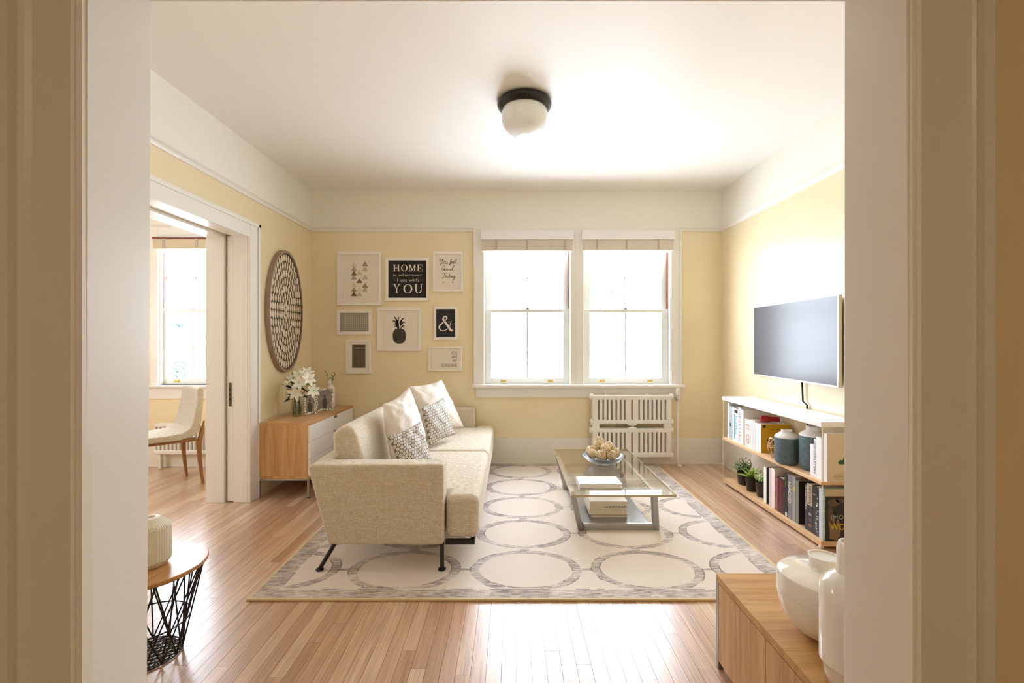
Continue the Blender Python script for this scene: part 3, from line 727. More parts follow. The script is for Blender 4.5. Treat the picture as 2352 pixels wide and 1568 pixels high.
pillow('throw_pillow', 'large cream satin pillow at the near end of the sofa', [(-0.835, 2.97, 0.826), (-0.758, 3.35, 0.897), (-0.590, 3.22, 0.447), (-0.72, 2.80, 0.44)], 0.15, M['silk'], seed=2)
pillow('throw_pillow', 'small honeycomb-dot pillow before the near cream pillow', [(-0.752, 2.76, 0.662), (-0.612, 3.04, 0.700), (-0.505, 2.95, 0.425), (-0.62, 2.66, 0.425)], 0.09, M['hexd'], seed=3)
pillow('throw_pillow', 'large cream satin pillow at the far end of the sofa', [(-0.868, 3.87, 0.852), (-0.655, 4.24, 0.878), (-0.442, 4.16, 0.455), (-0.70, 3.75, 0.455)], 0.14, M['silk'], seed=5)
pillow('throw_pillow', 'small honeycomb-dot pillow before the far cream pillow', [(-0.708, 3.58, 0.719), (-0.588, 3.91, 0.756), (-0.482, 3.84, 0.45), (-0.63, 3.50, 0.43)], 0.09, M['hexd'], seed=6)

# ---------------------------------------------------------------- coffee table
r = thing('coffee_table', 'low coffee table with bronze-tinted glass top and steel trapezoid base', 'table', (0.69, 3.38, zr))
GT = 0.292
gl = glassm('bronze tinted glass', (0.965, 0.935, 0.86, 1), ior=1.6, refl=1.9)
MB().box(0.366, 2.803, GT-0.012, 1.006, 3.997, GT).build('glass_top', gl, r)
MB().box(0.363, 2.80, GT-0.012, 1.009, 2.803, GT).box(0.363, 3.997, GT-0.012, 1.009, 4.0, GT).box(0.363, 2.803, GT-0.012, 0.366, 3.997, GT).box(1.006, 2.803, GT-0.012, 1.009, 3.997, GT).build('glass_edge', mat('polished glass edge', '#b5a682', 0.15, spec=0.8), r)
w_ = 0.034
for (yb, yt) in ((2.956, 2.90), (3.75, 3.93)):
    for (xb, xt, q_) in ((0.428, 0.366, 1), (0.954, 0.925, -1)):
        MB().hexa([(xb, yb, zr), (xb+q_*w_, yb, zr), (xb+q_*w_, yb+0.05, zr), (xb, yb+0.05, zr), (xt, yt, GT-0.013), (xt+q_*w_, yt, GT-0.013), (xt+q_*w_, yt+0.05, GT-0.013), (xt, yt+0.05, GT-0.013)]).build('leg', M['steel'], r, 0.002)
MB().box(0.462, 2.957, zr, 0.920, 2.985, zr+0.040).build('base_rail', M['steel'], r, 0.002)
MB().box(0.462, 3.77, zr, 0.920, 3.798, zr+0.040).build('base_rail', M['steel'], r, 0.002)
MB().box(0.452, 2.985, zr+0.026, 0.893, 3.77, zr+0.040).build('lower_shelf', mat('silver shelf', '#a6aab4', 0.22, metal=0.6), r, 0.002)
MB().box(0.372, 2.90, GT-0.024, 0.40, 3.98, GT-0.0125).box(0.895, 2.90, GT-0.024, 0.923, 3.98, GT-0.0125).build('top_rail', M['steel'], r, 0.002)
# bowl with woven balls
bc_ = (X_(1385.5, 3.50), 3.50, GT)
r = thing('bowl', 'shallow pewter-coloured bowl on the glass coffee table', 'bowl', bc_)
MB().lathe([(0.05, 0), (0.052, 0.005), (0.09, 0.014), (0.13, 0.038), (0.157, 0.070), (0.154, 0.072), (0.126, 0.044), (0.088, 0.021), (0.04, 0.012), (0, 0.010)], bc_, 48).build('dish', M['bowl'], r, smooth=True)
balls = [(-0.078, 0.030, 0.075, .038), (-0.02, 0.075, 0.078, .038), (0.052, 0.058, 0.076, .036), (0.078, -0.012, 0.074, .037), (0.040, -0.072, 0.071, .036),
         (-0.030, -0.078, 0.072, .037), (-0.080, -0.042, 0.074, .034), (0.0, 0.0, 0.050, .036), (-0.028, 0.010, 0.118, .037), (0.038, 0.004, 0.112, .036), (0.004, -0.055, 0.112, .034), (-0.02, 0.05, 0.142, .034)]
BALLS = ['lying far left', 'at the back edge', 'at the back right', 'lying far right', 'at the front right', 'at the front left', 'low on the left front', 'buried in the middle', 'stacked upper left', 'stacked upper right', 'stacked at the front of the pile', 'on the very top at the back']
LILY = ['lower left centre', 'low at the centre facing forward', 'at the middle of the bouquet', 'upper left', 'upper right', 'farthest right', 'at the top centre', 'lowest at the left', 'topmost towards the right', 'farthest left']
def wball(c, R, seed):
    rg = random.Random(seed); mb = MB()
    for k in range(13):
        ax = Vector((rg.gauss(0, 1), rg.gauss(0, 1), rg.gauss(0, 1))).normalized()
        a = ax.orthogonal().normalized(); b = ax.cross(a); off = rg.uniform(-0.45, 0.45)*R; rr = math.sqrt(R*R-off*off)
        mb.tube([Vector(c)+ax*off+(a*math.cos(2*PI*t/18)+b*math.sin(2*PI*t/18))*rr for t in range(18)], 0.0022, 5, closed=True)
    return mb
for i, (dx, dy, dz_, R) in enumerate(balls):
    dx *= 1.12; dy *= 1.10; dz_ = 0.008+dz_*1.12; R *= 1.14
    c = (bc_[0]+dx, bc_[1]+dy, GT+dz_)
    lab = 'woven rattan ball '+BALLS[i]+' of the coffee table bowl'
    t_ = thing('rattan_ball', lab, 'ball', c, 'woven balls in the bowl')
    wball(c, R-0.002, i+10).build('wicker', M['ballm'], t_, smooth=True)
    MB().ball(c, R-0.0035, 14, 8).build('core', mat('ball core', '#bfa274', 0.85) if i == 0 else bpy.data.materials['ball core'], t_, smooth=True)
# books
def cov(c):
    if c not in M['cover']: M['cover'][c] = mat('book cover '+c[1:], c, 0.4)
    return M['cover'][c]
def flatbook(label, x0, x1, y0, y1, z0, z1, col, rz=0, cat='book', grp=None):
    cx_, cy_ = (x0+x1)/2, (y0+y1)/2
    t = thing('book', label, cat, (cx_, cy_, z0), grp, rz)
    w = (x1-x0)/2; d = (y1-y0)/2; h = z1-z0; e = 0.0025
    MB().box(-w, -d, 0, w, d, e).box(-w, -d, h-e, w, d, h).box(-w, -d, e, -w+e, d, h-e).build('cover', cov(col), t, local=True)
    MB().box(-w+e, -d+0.004, e, w-0.004, d-0.004, h-e).build('pages', M['paper'], t, local=True)
    return t
Yb_ = (H-GT-0.02)*F/(1112-CY)
a = PZ(1331, 1112, GT+0.02); b = PZ(1429, 1112, GT+0.02); c = PZ(1416, 1094.5, GT+0.02)
flatbook('white book alone on the glass table top', a.x, b.x, a.y, c.y, GT, GT+0.021, '#f4f2f2')
zs = zr+0.040; a = PZ(1357, 1189, zs); b = PZ(1441.5, 1189, zs)
hs = [0.0, 0.020, 0.052, 0.079, 0.108]; labs = ['grey-edged book at the bottom of the stack under the coffee table', 'thick cream book second from the bottom under the coffee table', 'white book with black pattern third up under the coffee table', 'white book topmost of the stack under the coffee table']
cols = ['#8e897f', '#d9d1c2', '#e0dbd0', '#efece6']
for i in range(4):
    t = flatbook(labs[i], a.x-0.012*(i > 0)+0.003*i, b.x+0.002*(i % 2), a.y+0.002*i, a.y+0.24, zs+hs[i], zs+hs[i+1], cols[i])
    if i == 2:
        mb = MB(); x = -0.03
        hh = hs[3]-hs[2]
        while x < 0.11:
            mb.box(x, -0.12-0.0008, hh-0.010, x+0.004+0.003*math.sin(x*300), -0.1195, hh-0.002); x += 0.0085
        mb.build('dark_pattern', M['ink'], t, local=True)

# ---------------------------------------------------------------- sideboard by the left wall
zt_ = 0.592; sx0, sx1, sy0, sy1 = -2.0, -1.594, 3.60, 4.575
r = thing('sideboard', 'oak sideboard with white drawer fronts against the left wall', 'cabinet', (-1.8, 4.08, 0))
MB().box(sx0, sy0, 0.172, sx1-0.012, sy0+0.02, zt_-0.022).build('side_panel', M['oakz'], r, 0.0015)
MB().box(sx0, sy1-0.02, 0.172, sx1-0.012, sy1, zt_-0.022).build('side_panel', M['oakz'], r, 0.0015)
MB().box(sx0, sy0, zt_-0.022, sx1, sy1, zt_).build('top_panel', M['oaky'], r, 0.0015)
MB().box(sx0, sy0+0.02, 0.150, sx1-0.012, sy1-0.02, 0.172).box(sx0, sy0, 0.150, sx1, sy0+0.02, 0.172).box(sx0, sy1-0.02, 0.150, sx1, sy1, 0.172).build('bottom_panel', M['oaky'], r, 0.0015)
MB().box(sx0, sy0+0.02, 0.172, sx0+0.012, sy1-0.02, zt_-0.022).build('back_panel', M['oakz'], r)
ym = 4.12; hz = (zt_-0.022-0.172)/3
for k in range(3):
    za, zb = 0.172+k*hz+0.0015, 0.172+(k+1)*hz-0.0015
    for (ya, yb, s) in ((sy0+0.002, ym-0.0015, 1), (ym+0.0015, sy1-0.002, -1)):
        d_ = MB().box(sx1-0.30, ya+0.02, za+0.01, sx1-0.012, yb-0.005, zb-0.02).build('drawer', M['oakx'], r)
        MB().box(sx1-0.012, ya, za, sx1+0.004, yb, zb).build('front', M['whm'], d_, 0.001)
        yy = ym-0.028 if s > 0 else ym+0.006
        MB().box(sx1+0.004, yy, zb-0.022, sx1+0.008, yy+0.022, zb).build('tab_pull', mat('tan leather pull', '#8a6a45', 0.6) if 'tan leather pull' not in bpy.data.materials else bpy.data.materials['tan leather pull'], d_)
mb = MB(); w = 0.014
for y in (sy0, sy1-w):
    mb.box(sx0, y, 0.136, sx1-0.005, y+w, 0.150)
mb.box(sx0, sy0+w, 0.136, sx0+w, sy1-w, 0.150).box(sx1-0.005-w, sy0+w, 0.136, sx1-0.005, sy1-w, 0.150)
mb.build('base_frame', M['steel'], r, 0.001)
for y in (sy0, sy1-w):
    for x in (sx0, sx1-0.005-w):
        l = MB().box(x, y, 0.006, x+w, y+w, 0.136).build('leg', M['steel'], r, 0.001)
        MB().box(x+0.001, y+0.001, 0, x+w-0.001, y+w-0.001, 0.006).build('glide', M['black'], l)

# vase with lilies
vb = PZ(682, 956, zt_); vb = Vector((vb.x, vb.y, zt_))
vr = 0.043
r = thing('glass_vase', 'clear glass vase holding white lilies on the sideboard', 'vase', vb)
MB().lathe([(0.036, 0), (0.038, 0.004), (0.040, 0.05), (0.043, 0.10), (0.041, 0.15), (0.037, 0.172), (0.0355, 0.172), (0.0385, 0.15), (0.040, 0.10), (0.037, 0.05), (0.034, 0.012), (0, 0.010)], vb, 28).build('glass_body', glassm('vase glass', (0.93, 0.95, 0.92, 1), ior=1.5, refl=1.5), r, smooth=True)
MB().lathe([(0.0335, 0.0125), (0.0365, 0.05), (0.038, 0.09), (0, 0.09)], vb, 24).build('water', glassm('water', (0.80, 0.86, 0.78, 1), ior=1.33), r, smooth=True)
def P5(px, py): return P(px, py, vb.y)
heads = [(655, 892, -0.05, -1, 0.0), (690, 902, -0.10, 0.15, -0.2), (694, 876, -0.06, 0.2, 0.3), (664, 868, -0.03, -0.6, 0.6), (716, 868, -0.03, 0.9, 0.5), (725, 897, -0.02, 1.0, -0.1), (682, 856, 0.02, 0, 1.0), (643, 905, 0.03, -1.0, -0.3), (700, 852, 0.05, 0.4, 0.8), (640, 884, 0.06, -0.9, 0.3)]
def petal(mb, o, d, side, nrm, L, W, curl, m=0):
    pts = []; K = 6
    for i in range(K+1):
        t = i/K; w = W*math.sin(PI*min(1, t*0.92+0.08))**0.8
        c = o+d*(L*t)+nrm*(curl*L*(t**2)-0.25*L*math.sin(PI*t)*0.3)
        pts.append((c-side*w/2+nrm*w*0.12, c, c+side*w/2+nrm*w*0.12))
    vs = [p for q in pts for p in q]; fs = []
    for i in range(K):
        for k in range(2): fs.append((i*3+k, i*3+k+1, i*3+k+4, i*3+k+3))
    mb.add(vs, fs, m)
rg = random.Random(4)
for i, (px, py, dy, ax, az) in enumerate(heads):
    hd = P5(px, py)+Vector((0, dy, 0)); hd.x = max(hd.x, XL+0.085)
    base = Vector((vb.x+0.028*math.cos(i*1.1), vb.y+0.028*math.sin(i*1.1), zt_+0.02))
    t = thing('lily', 'white lily '+LILY[i]+' in the glass vase bouquet', 'flower', base, 'white lilies in the glass vase')
    neck = Vector((vb.x+0.02*math.cos(i*1.1+0.4), vb.y+0.02*math.sin(i*1.1+0.4), zt_+0.18))
    axis = Vector((ax, -0.75, az)).normalized()
    pts = [base.lerp(neck, k/3) for k in range(4)]+[neck.lerp(hd-axis*0.03, k/5)+Vector((0, 0, 0.015*math.sin(PI*k/5))) for k in range(1, 6)]
    MB().tube(pts, 0.0026, 6).build('stem', M['stem'], t, smooth=True)
    a = axis.orthogonal().normalized(); b = axis.cross(a)
    pm = MB(); hdx = hd-axis*0.03
    for k in range(6):
        q = k*PI/3+i; sd = a*math.cos(q)+b*math.sin(q); dirn = (axis*0.62+sd*0.95).normalized()
        pb = MB(); petal(pb, hdx, dirn, axis.cross(sd).normalized(), (axis*0.9-sd*0.4).normalized(), rg.uniform(0.062, 0.078), 0.033, -0.30, 0)
        po = pb.build('petal', M['petal'], t, smooth=True)
    sm = MB()
    for k in range(5):
        q = k*1.257; sd = a*math.cos(q)+b*math.sin(q)
        sm.tube([hdx, hdx+axis*0.035+sd*0.012], 0.0010, 4); sm.ball(hdx+axis*0.036+sd*0.012, 0.0028, 6, 4)
    sm.build('stamen', M['petalg'], t)
    if i % 2 == 0:
        lm = MB(); sd = Vector((math.cos(i*1.7), -0.3, math.sin(i*2.1)*0.5)).normalized()
        petal(lm, neck, (sd+Vector((0, 0, 0.15))).normalized(), sd.cross(Vector((0, 1, 0.2))).normalized(), Vector((0, 0, 1)), 0.095, 0.024, -0.35)
        lm.build('leaf', M['stem'], t, smooth=True)
    else:
        lm = MB(); tip = P5(*[(662, 906), (735, 879), (655, 868), (672, 846), (648, 882)][i//2])
        dd = (tip-hdx.lerp(neck, 0.35)); petal(lm, hdx.lerp(neck, 0.35), dd.normalized(), dd.cross(Vector((0, 1, 0))).normalized(), Vector((0, -1, 0)), dd.length, 0.020, 0.1)
        lm.build('leaf', M['aloe'] if i in (3, 7) else M['stem'], t, smooth=True)
# two silver photo frames, bottles
def silver():
    m, nt, b = newmat('embossed silver frame')
    b.inputs['Metallic'].default_value = 0.85; b.inputs['Roughness'].default_value = 0.28
    f = noise(nt, 90, 3); r_ = N(nt, 'ShaderNodeValToRGB'); r_.color_ramp.elements[0].position = 0.42; r_.color_ramp.elements[1].position = 0.55
    r_.color_ramp.elements[0].color = lin('#6e6250'); r_.color_ramp.elements[1].color = lin('#e2dccd'); nt.links.new(f, r_.inputs[0])
    nt.links.new(r_.outputs[0], b.inputs['Base Color']); bump(nt, b, f, 0.8, 0.004); return m
M['silver'] = silver()
def photoframe(label, pbl, w, h, yaw):
    t = thing('photo_frame', label, 'picture frame', pbl, None, yaw)
    lean = 0.16; bz = 0.012; n = 0.02
    def pl(u, v, d=0): return (u, d+v*lean+0.0, v)
    def quadbox(mb, u0, v0, u1, v1, d0, d1):
        mb.hexa([pl(u0, v0, d0), pl(u1, v0, d0), pl(u1, v0, d1), pl(u0, v0, d1), pl(u0, v1, d0), pl(u1, v1, d0), pl(u1, v1, d1), pl(u0, v1, d1)])
    mb = MB(); quadbox(mb, 0, 0, w, n, 0, bz); quadbox(mb, 0, h-n, w, h, 0, bz); quadbox(mb, 0, n, n, h-n, 0, bz); quadbox(mb, w-n, n, w, h-n, 0, bz)
    mb.build('frame', M['silver'], t, 0.003, local=True)
    mb = MB(); quadbox(mb, n, n, w-n, h-n, 0.004, 0.010); p = mb.build('photograph', mat('photo paper', '#8c8378', 0.25, var=0.6, vs=25), t, local=True)
    mb = MB(); cu = w/2
    mb.add([pl(cu+0.010*math.cos(a)*1.0, h*0.66+0.012*math.sin(a), 0.0035) for a in [k*PI/6 for k in range(12)]], [tuple(range(12))])
    mb.add([pl(cu-0.016, n+0.002, 0.0035), pl(cu+0.014, n+0.002, 0.0035), pl(cu+0.020, h*0.42, 0.0035), pl(cu+0.012, h*0.57, 0.0035), pl(cu-0.010, h*0.58, 0.0035), pl(cu-0.020, h*0.45, 0.0035)], [(0, 1, 2, 3, 4, 5)])
    mb.build('sitter', mat('dark photo tone', '#463a33', 0.3), p, local=True)
    mb = MB(); mb.hexa([(w/2-0.012, bz+0.02, h*0.7), (w/2+0.012, bz+0.02, h*0.7), (w/2+0.012, bz+0.022+h*0.09, h*0.7), (w/2-0.012, bz+0.022+h*0.09, h*0.7)][:0] or
        [(w/2-0.012, 0.070, 0), (w/2+0.012, 0.070, 0), (w/2+0.012, 0.074, 0), (w/2-0.012, 0.074, 0), (w/2-0.012, bz+h*0.7*lean, h*0.7), (w/2+0.012, bz+h*0.7*lean, h*0.7), (w/2+0.012, bz+h*0.7*lean+0.004, h*0.7), (w/2-0.012, bz+h*0.7*lean+0.004, h*0.7)])
    mb.build('easel_leg', M['silver'], t, local=True)
p = PZ(699, 953, zt_); photoframe('small narrow silver photo frame just right of the lily vase', (p.x, p.y, zt_), 0.105, 0.185, 0.75)
p = PZ(727, 945, zt_); photoframe('wide embossed silver photo frame before the white bottles', (p.x-0.005, p.y, zt_), 0.155, 0.205, 0.55)
c = Vector((-1.775, 4.44, zt_))
tag(MB().lathe([(0.030, 0), (0.034, 0.006), (0.034, 0.17), (0.028, 0.20), (0.02, 0.21), (0.024, 0.218), (0.02, 0.226), (0.025, 0.236), (0.02, 0.246), (0.024, 0.256), (0.022, 0.268), (0.018, 0.268), (0.016, 0.22), (0, 0.21)], c, 28).build('ceramic_bottle', M['ceramm'], None, smooth=True),
    'cream ring-necked bottle behind the wide silver frame', 'bottle')
c2 = PZ(762, 934, zt_); c2 = Vector((c2.x+0.0, 4.46, zt_)); c2.x = (762-CX)*4.46/F
tag(MB().lathe([(0.030, 0), (0.033, 0.005), (0.034, 0.175), (0.029, 0.195), (0.014, 0.208), (0.012, 0.222), (0.015, 0.226), (0.010, 0.226), (0.009, 0.2), (0, 0.19)], c2, 8).build('sprig_vase', M['ceramm'], None, smooth=True),
    'faceted white bottle vase at the far end of the sideboard', 'vase')
t = thing('green_sprig', 'small dark green leafy sprig in the faceted white bottle', 'plant', (c2.x, c2.y, zt_+0.194))
for k, (px, py) in enumerate(((749, 853), (769, 856), (764, 862))):
    tip = P(px, py, c2.y); b0 = Vector((c2.x, c2.y, zt_+0.195)); mid = b0.lerp(tip, 0.5)+Vector((-0.006, 0, 0))
    pts = [b0, b0+Vector((0, 0, 0.03)), mid, tip]
    s_ = MB().tube(pts, 0.0013, 5).build('stalk', M['stem'], t)
    for q in range(5):
        pp = pts[1].lerp(tip, 0.3+q*0.17); sd = Vector((1 if q % 2 else -1, -0.3, 0.6)).normalized()
        lm = MB(); petal(lm, pp, sd, Vector((0.3, 1, 0)).normalized().cross(sd).normalized(), Vector((0, -1, 0)), 0.020, 0.011, 0.05); lm.build('leaf', M['leafd'], s_)

# ---------------------------------------------------------------- round wall ornament
def ornament():
    xw = XL; yc = 4.03; zc = H+(CY-715)*4.03/F; a_ = 0.300; b_ = 0.535
    t = thing('wall_ornament', 'round lattice wall ornament of bronze wire and shell discs', 'wall decor', (xw, yc, zc))
    mb = MB(); K = 64
    def el(s, x): return [(x, yc+s*a_*math.cos(2*PI*k/K), zc+s*b_*math.sin(2*PI*k/K)) for k in range(K)]
    rings = [el(1.0, xw), el(1.0, xw+0.040), el(0.955, xw+0.040), el(0.955, xw+0.004)]
    vs = [p for q in rings for p in q]; fs = []
    for j in range(3):
        for k in range(K): fs.append((j*K+k, j*K+(k+1) % K, (j+1)*K+(k+1) % K, (j+1)*K+k))
    mb.add(vs, fs); mb.build('rim', M['bronze'], t, smooth=True)
    wr = MB(); gs = MB(); xx = xw+0.030
    R = 9.0
    cells = [(0, 0, 0)]
    for k in range(1, 8):
        for i in range(6*k):
            cells.append((k/7.55*0.945, 2*PI*(i+0.5)/(6*k), k))
    for (rr, th, k) in cells:
        cy = yc+rr*a_*math.cos(th); cz = zc+rr*b_*math.sin(th)
        n = 10; ry = 0.0195; rz = 0.0365
        if k == 0: pass
        pts = [(xx, cy+ry*math.cos(2*PI*q/n), cz+rz*math.sin(2*PI*q/n)) for q in range(n)]
        wr.tube(pts, 0.0022, 4, closed=True)
        gs.add([(xx, cy+(ry-0.001)*math.cos(2*PI*q/n), cz+(rz-0.001)*math.sin(2*PI*q/n)) for q in range(n)], [tuple(range(n))])
    wr.build('wire_lattice', mat('dark bronze wire', '#5c4a38', 0.45, metal=0.4), t, kind='stuff')
    gs.build('shell_discs', mat('pearly shell', '#e8dcc6', 0.22, metal=0.2), t, kind='stuff')
ornament()

# ---------------------------------------------------------------- wall television
r = thing('television', 'flat television with silver rim on the right wall', 'television', (2.09, 3.4, 1.26))
yf, yn = 3.947, 2.845; xf = 2.088; xn = 2.032
def tvp(s, z, d=0.0):   # s 0 far .. 1 near
    v = Vector((xf+(xn-xf)*s, yf+(yn-yf)*s, z)); nn = Vector((-1, (xn-xf)/(yn-yf), 0)).normalized(); return v-nn*d
zt0, zb0 = 1.5255, 0.9445
def tvbox(mb, s0, s1, z0, z1, d0, d1): mb.hexa([tvp(s0, z0, d0), tvp(s1, z0, d0), tvp(s1, z0, d1), tvp(s0, z0, d1), tvp(s0, z1, d0), tvp(s1, z1, d0), tvp(s1, z1, d1), tvp(s0, z1, d1)])
mb = MB(); tvbox(mb, 0.002, 0.998, zb0+0.002, zt0-0.002, 0.006, 0.026); mb.build('housing', M['pot'], r, 0.003)
mb = MB(); e = 0.010
tvbox(mb, 0, 1, zb0, zb0+e, -0.002, 0.02); tvbox(mb, 0, 1, zt0-e*0.6, zt0, -0.002, 0.02); tvbox(mb, 0, 0.006, zb0+e, zt0-e*0.6, -0.002, 0.02); tvbox(mb, 0.990, 1, zb0+e, zt0-e*0.6, -0.002, 0.02)
mb.build('bezel', mat('silver bezel', '#cfcfc8', 0.3, metal=0.5), r)
mb = MB(); tvbox(mb, 0.006, 0.990, zb0+e, zt0-e*0.6, 0.0, 0.006); mb.build('screen', M['screen'], r)
MB().box(2.096, 3.35, 1.1, XR-0.001, 3.75, 1.36).build('wall_bracket', M['black'], r)
tag(MB().tube([(2.098, 3.31, 1.0), (2.10, 3.30, 0.80), (2.104, 3.26, 0.78), (2.106, 3.25, 0.5), (2.107, 3.26, 0.42)], 0.006, 8).build('television_cable', M['black'], None, smooth=True), 'black cable hanging down the wall behind the white shelf', 'cable')

# ---------------------------------------------------------------- low shelf unit by the right wall
SX0, SX1, SY0, SY1 = 1.83, 2.088, 2.706, 3.978
r = thing('low_shelf', 'low shelf unit with white top, wooden shelves and clear ends', 'shelf', (1.96, 3.34, 0))
MB().box(SX0, SY0, 0.724, SX1, SY1, 0.755).build('top_board', M['wh'], r, 0.002)
MB().box(SX0, SY0+0.0, 0.381, SX1, SY1, 0.402).build('shelf_board', M['oaks'], r, 0.002)
MB().box(SX0, SY0, 0.018, SX1, SY1, 0.050).build('shelf_board', M['oaks'], r, 0.002)
cl = glassm('clear acrylic', (0.96, 0.96, 0.95, 1), ior=1.45)
edgem = mat('acrylic edge', '#e2cfae', 0.3)
for y in (SY0+0.0, SY1-0.006):
    mb = MB(); mb.box(SX0+0.012, y, 0.050, SX1-0.01, y+0.006, 0.381).box(SX0+0.012, y, 0.402, SX1-0.01, y+0.006, 0.724)
    ep = mb.build('end_panel', cl, r)
    mb = MB(); mb.box(SX0+0.008, y, 0.050, SX0+0.012, y+0.006, 0.381).box(SX0+0.008, y, 0.402, SX0+0.012, y+0.006, 0.724); mb.build('panel_edge', edgem, ep)
for y in (SY0+0.02, SY1-0.04):
    for x in (SX0+0.01, SX1-0.03): MB().box(x, y, 0, x+0.02, y+0.02, 0.018).build('foot', M['wh'], r)

XB = 1.856
def bk(label, p0, p1, ptop, zb, col, depth=0.19, xf=None, side=None, pages='#e9e0d2', name='book'):
    xf = xf or XB
    ya = xf*F/(p1-CX); yb = xf*F/(p0-CX); zt1 = H-(ptop-CY)*((ya+yb)/2)/F
    zt1 = min(zt1, zb+0.315)
    t = thing(name, label, 'book', (xf, ya, zb))
    e = 0.0022; ya += 0.0006; yb -= 0.0006; x1 = xf+depth
    MB().box(xf, ya, zb, xf+e, yb, zt1).box(xf+e, ya, zb, x1, ya+e, zt1).box(xf+e, yb-e, zb, x1, yb, zt1).build('cover', [cov(col)], t)
    if side: MB().box(xf+e, ya-0.0004, zb+0.0005, x1-0.0005, ya, zt1-0.0005).build('front_cover', cov(side), t)
    MB().box(xf+e, ya+e, zb+0.002, x1-0.004, yb-e, zt1-0.004).build('pages', M['paper'], t)
    return t, xf, ya, yb, zt1, x1
zM, zB = 0.402, 0.050
def spine_text(info, body, col, z0, z1, down=True, wfrac=0.6, m=None):
    t, xf, ya, yb, zt1, x1 = info; W = yb-ya; L = z1-z0; mb = MB()
    w = W*wfrac; mid = (ya+yb)/2
    if down: text(mb, body, (xf, mid+w/2, z1), (0, 0, -1), (0, -1, 0), L, w, t=0.0006)
    else: text(mb, body, (xf, mid-w/2, z0), (0, 0, 1), (0, 1, 0), L, w, t=0.0006)
    # make it face the room
    mb.v = [(xf-0.0007, y, z) for (x, y, z) in mb.v]
    return mb.build('title', cov(col), t)
def spine_patch(info, col, z0, z1, f0=0.0, f1=1.0, name='spine_label'):
    t, xf, ya, yb, zt1, x1 = info; W = yb-ya
    return MB().box(xf-0.0004, ya+W*f0, z0, xf, ya+W*f1, z1).build(name, cov(col), t)
bk('thin white book at the far end of the middle shelf', 1671, 1675.3, 924, zM, '#eceaea')
i2 = bk('pale blue-grey book second from the far end, middle shelf', 1675.6, 1682, 932.5, zM, '#b7c2c6'); spine_patch(i2, '#4a4a4e', zM+0.11, zM+0.14, .3, .9, 'emblem')
bk('slim white book beside the pale blue-grey book', 1682.2, 1686, 933.5, zM, '#efefef')
i4 = bk('white book with teal stripe down its spine, middle shelf', 1686.3, 1695.6, 939, zM, '#eef0f2')
spine_patch(i4, '#3d9fb6', zM+0.02, i4[4]-0.045, .72, .98, 'stripe'); spine_patch(i4, '#2b2622', i4[4]-0.035, i4[4]-0.008, .15, .95, 'emblem'); spine_text(i4, 'hello', '#6fb0cf', zM+0.06, i4[4]-0.06, True, 0.35)
i5 = bk('white book with red and blue capital letters on spine', 1695.8, 1702.5, 936, zM, '#f4f2f0')
t_, xf_, ya_, yb_, zt1_, x1_ = i5
for k, ch in enumerate('THEARTSEN'):
    mb = MB(); zz = zt1_-0.010-k*(zt1_-zM-0.02)/9; text(mb, ch, (xf_, yb_-0.006, zz), (0, 0, -1), (0, -1, 0), 0.022, (yb_-ya_)*0.62)
    mb.v = [(xf_-0.0007, y, z) for (x, y, z) in mb.v]; mb.build('letter', cov('#d8302a' if k % 2 else '#4a90d6'), t_)
bk('plain white book right of the coloured-letter book', 1702.7, 1707.5, 941, zM, '#efece6', depth=0.2)
i7 = bk('cream book with thin red lettering on the spine', 1711, 1724.6, 963, zM, '#ece6e0'); spine_text(i7, 'ET  CO', '#c05a5c', zM+0.03, i7[4]-0.04, True, 0.5)
bk('white book just right of the red-lettered cream book', 1725, 1729.2, 964, zM, '#f0eeee')
bk('thin white book touching the white yellow-cover book', 1729.5, 1734, 966, zM, '#e6e4e6')
i10 = bk('thick white-spined book with yellow front cover', 1734.5, 1748, 972, zM, '#f0eef0', depth=0.215, side='#d6a51c')
t_, xf_, ya_, yb_, zt1_, x1_ = i10
def onface(info, name, polys, col):    # polygons on the cover that faces the camera; u = 0..1 across, v = 0..1 up
    t_, xf_, ya_, yb_, zt1_, x1_ = info; z0 = info[6] if len(info) > 6 else zM
    mb = MB(); W = x1_-xf_; Hh = zt1_-(zM if zt1_ > zM else zB)
    b_ = zM if zt1_ > zM else zB
    for pl in polys:
        n = len(pl); mb.add([(xf_+u*W, ya_-0.0010, b_+v*Hh) for u, v in pl], [tuple(range(n))])
    return mb.build(name, cov(col) if isinstance(col, str) else col, t_)
def rectp(u0, v0, u1, v1): return [(u0, v0), (u1, v0), (u1, v1), (u0, v1)]
def ellp(cu, cv, ru, rv, n=14, a0=0, a1=2*PI): return [(cu+ru*math.cos(a0+(a1-a0)*k/n), cv+rv*math.sin(a0+(a1-a0)*k/n)) for k in range(n)]
onface(i10, 'emblem', [rectp(.06, .88, .16, .97)], '#2a2416')
onface(i10, 'lettering', [rectp(.34, .82, .80, .825+.012), rectp(.55, .80, .72, .81)], '#7a6420')
onface(i10, 'chair_drawing', [[(.20, .44), (.26, .39), (.40, .36), (.62, .36), (.70, .42), (.62, .44), (.40, .42), (.27, .44), (.22, .49)], [(.33, .37), (.35, .37), (.27, .06), (.25, .06)], [(.42, .37), (.44, .37), (.56, .06), (.54, .06)], [(.55, .37), (.57, .37), (.50, .1), (.48, .1)], [(.34, .3), (.34, .28), (.58, .28), (.58, .3)]], '#241c10')
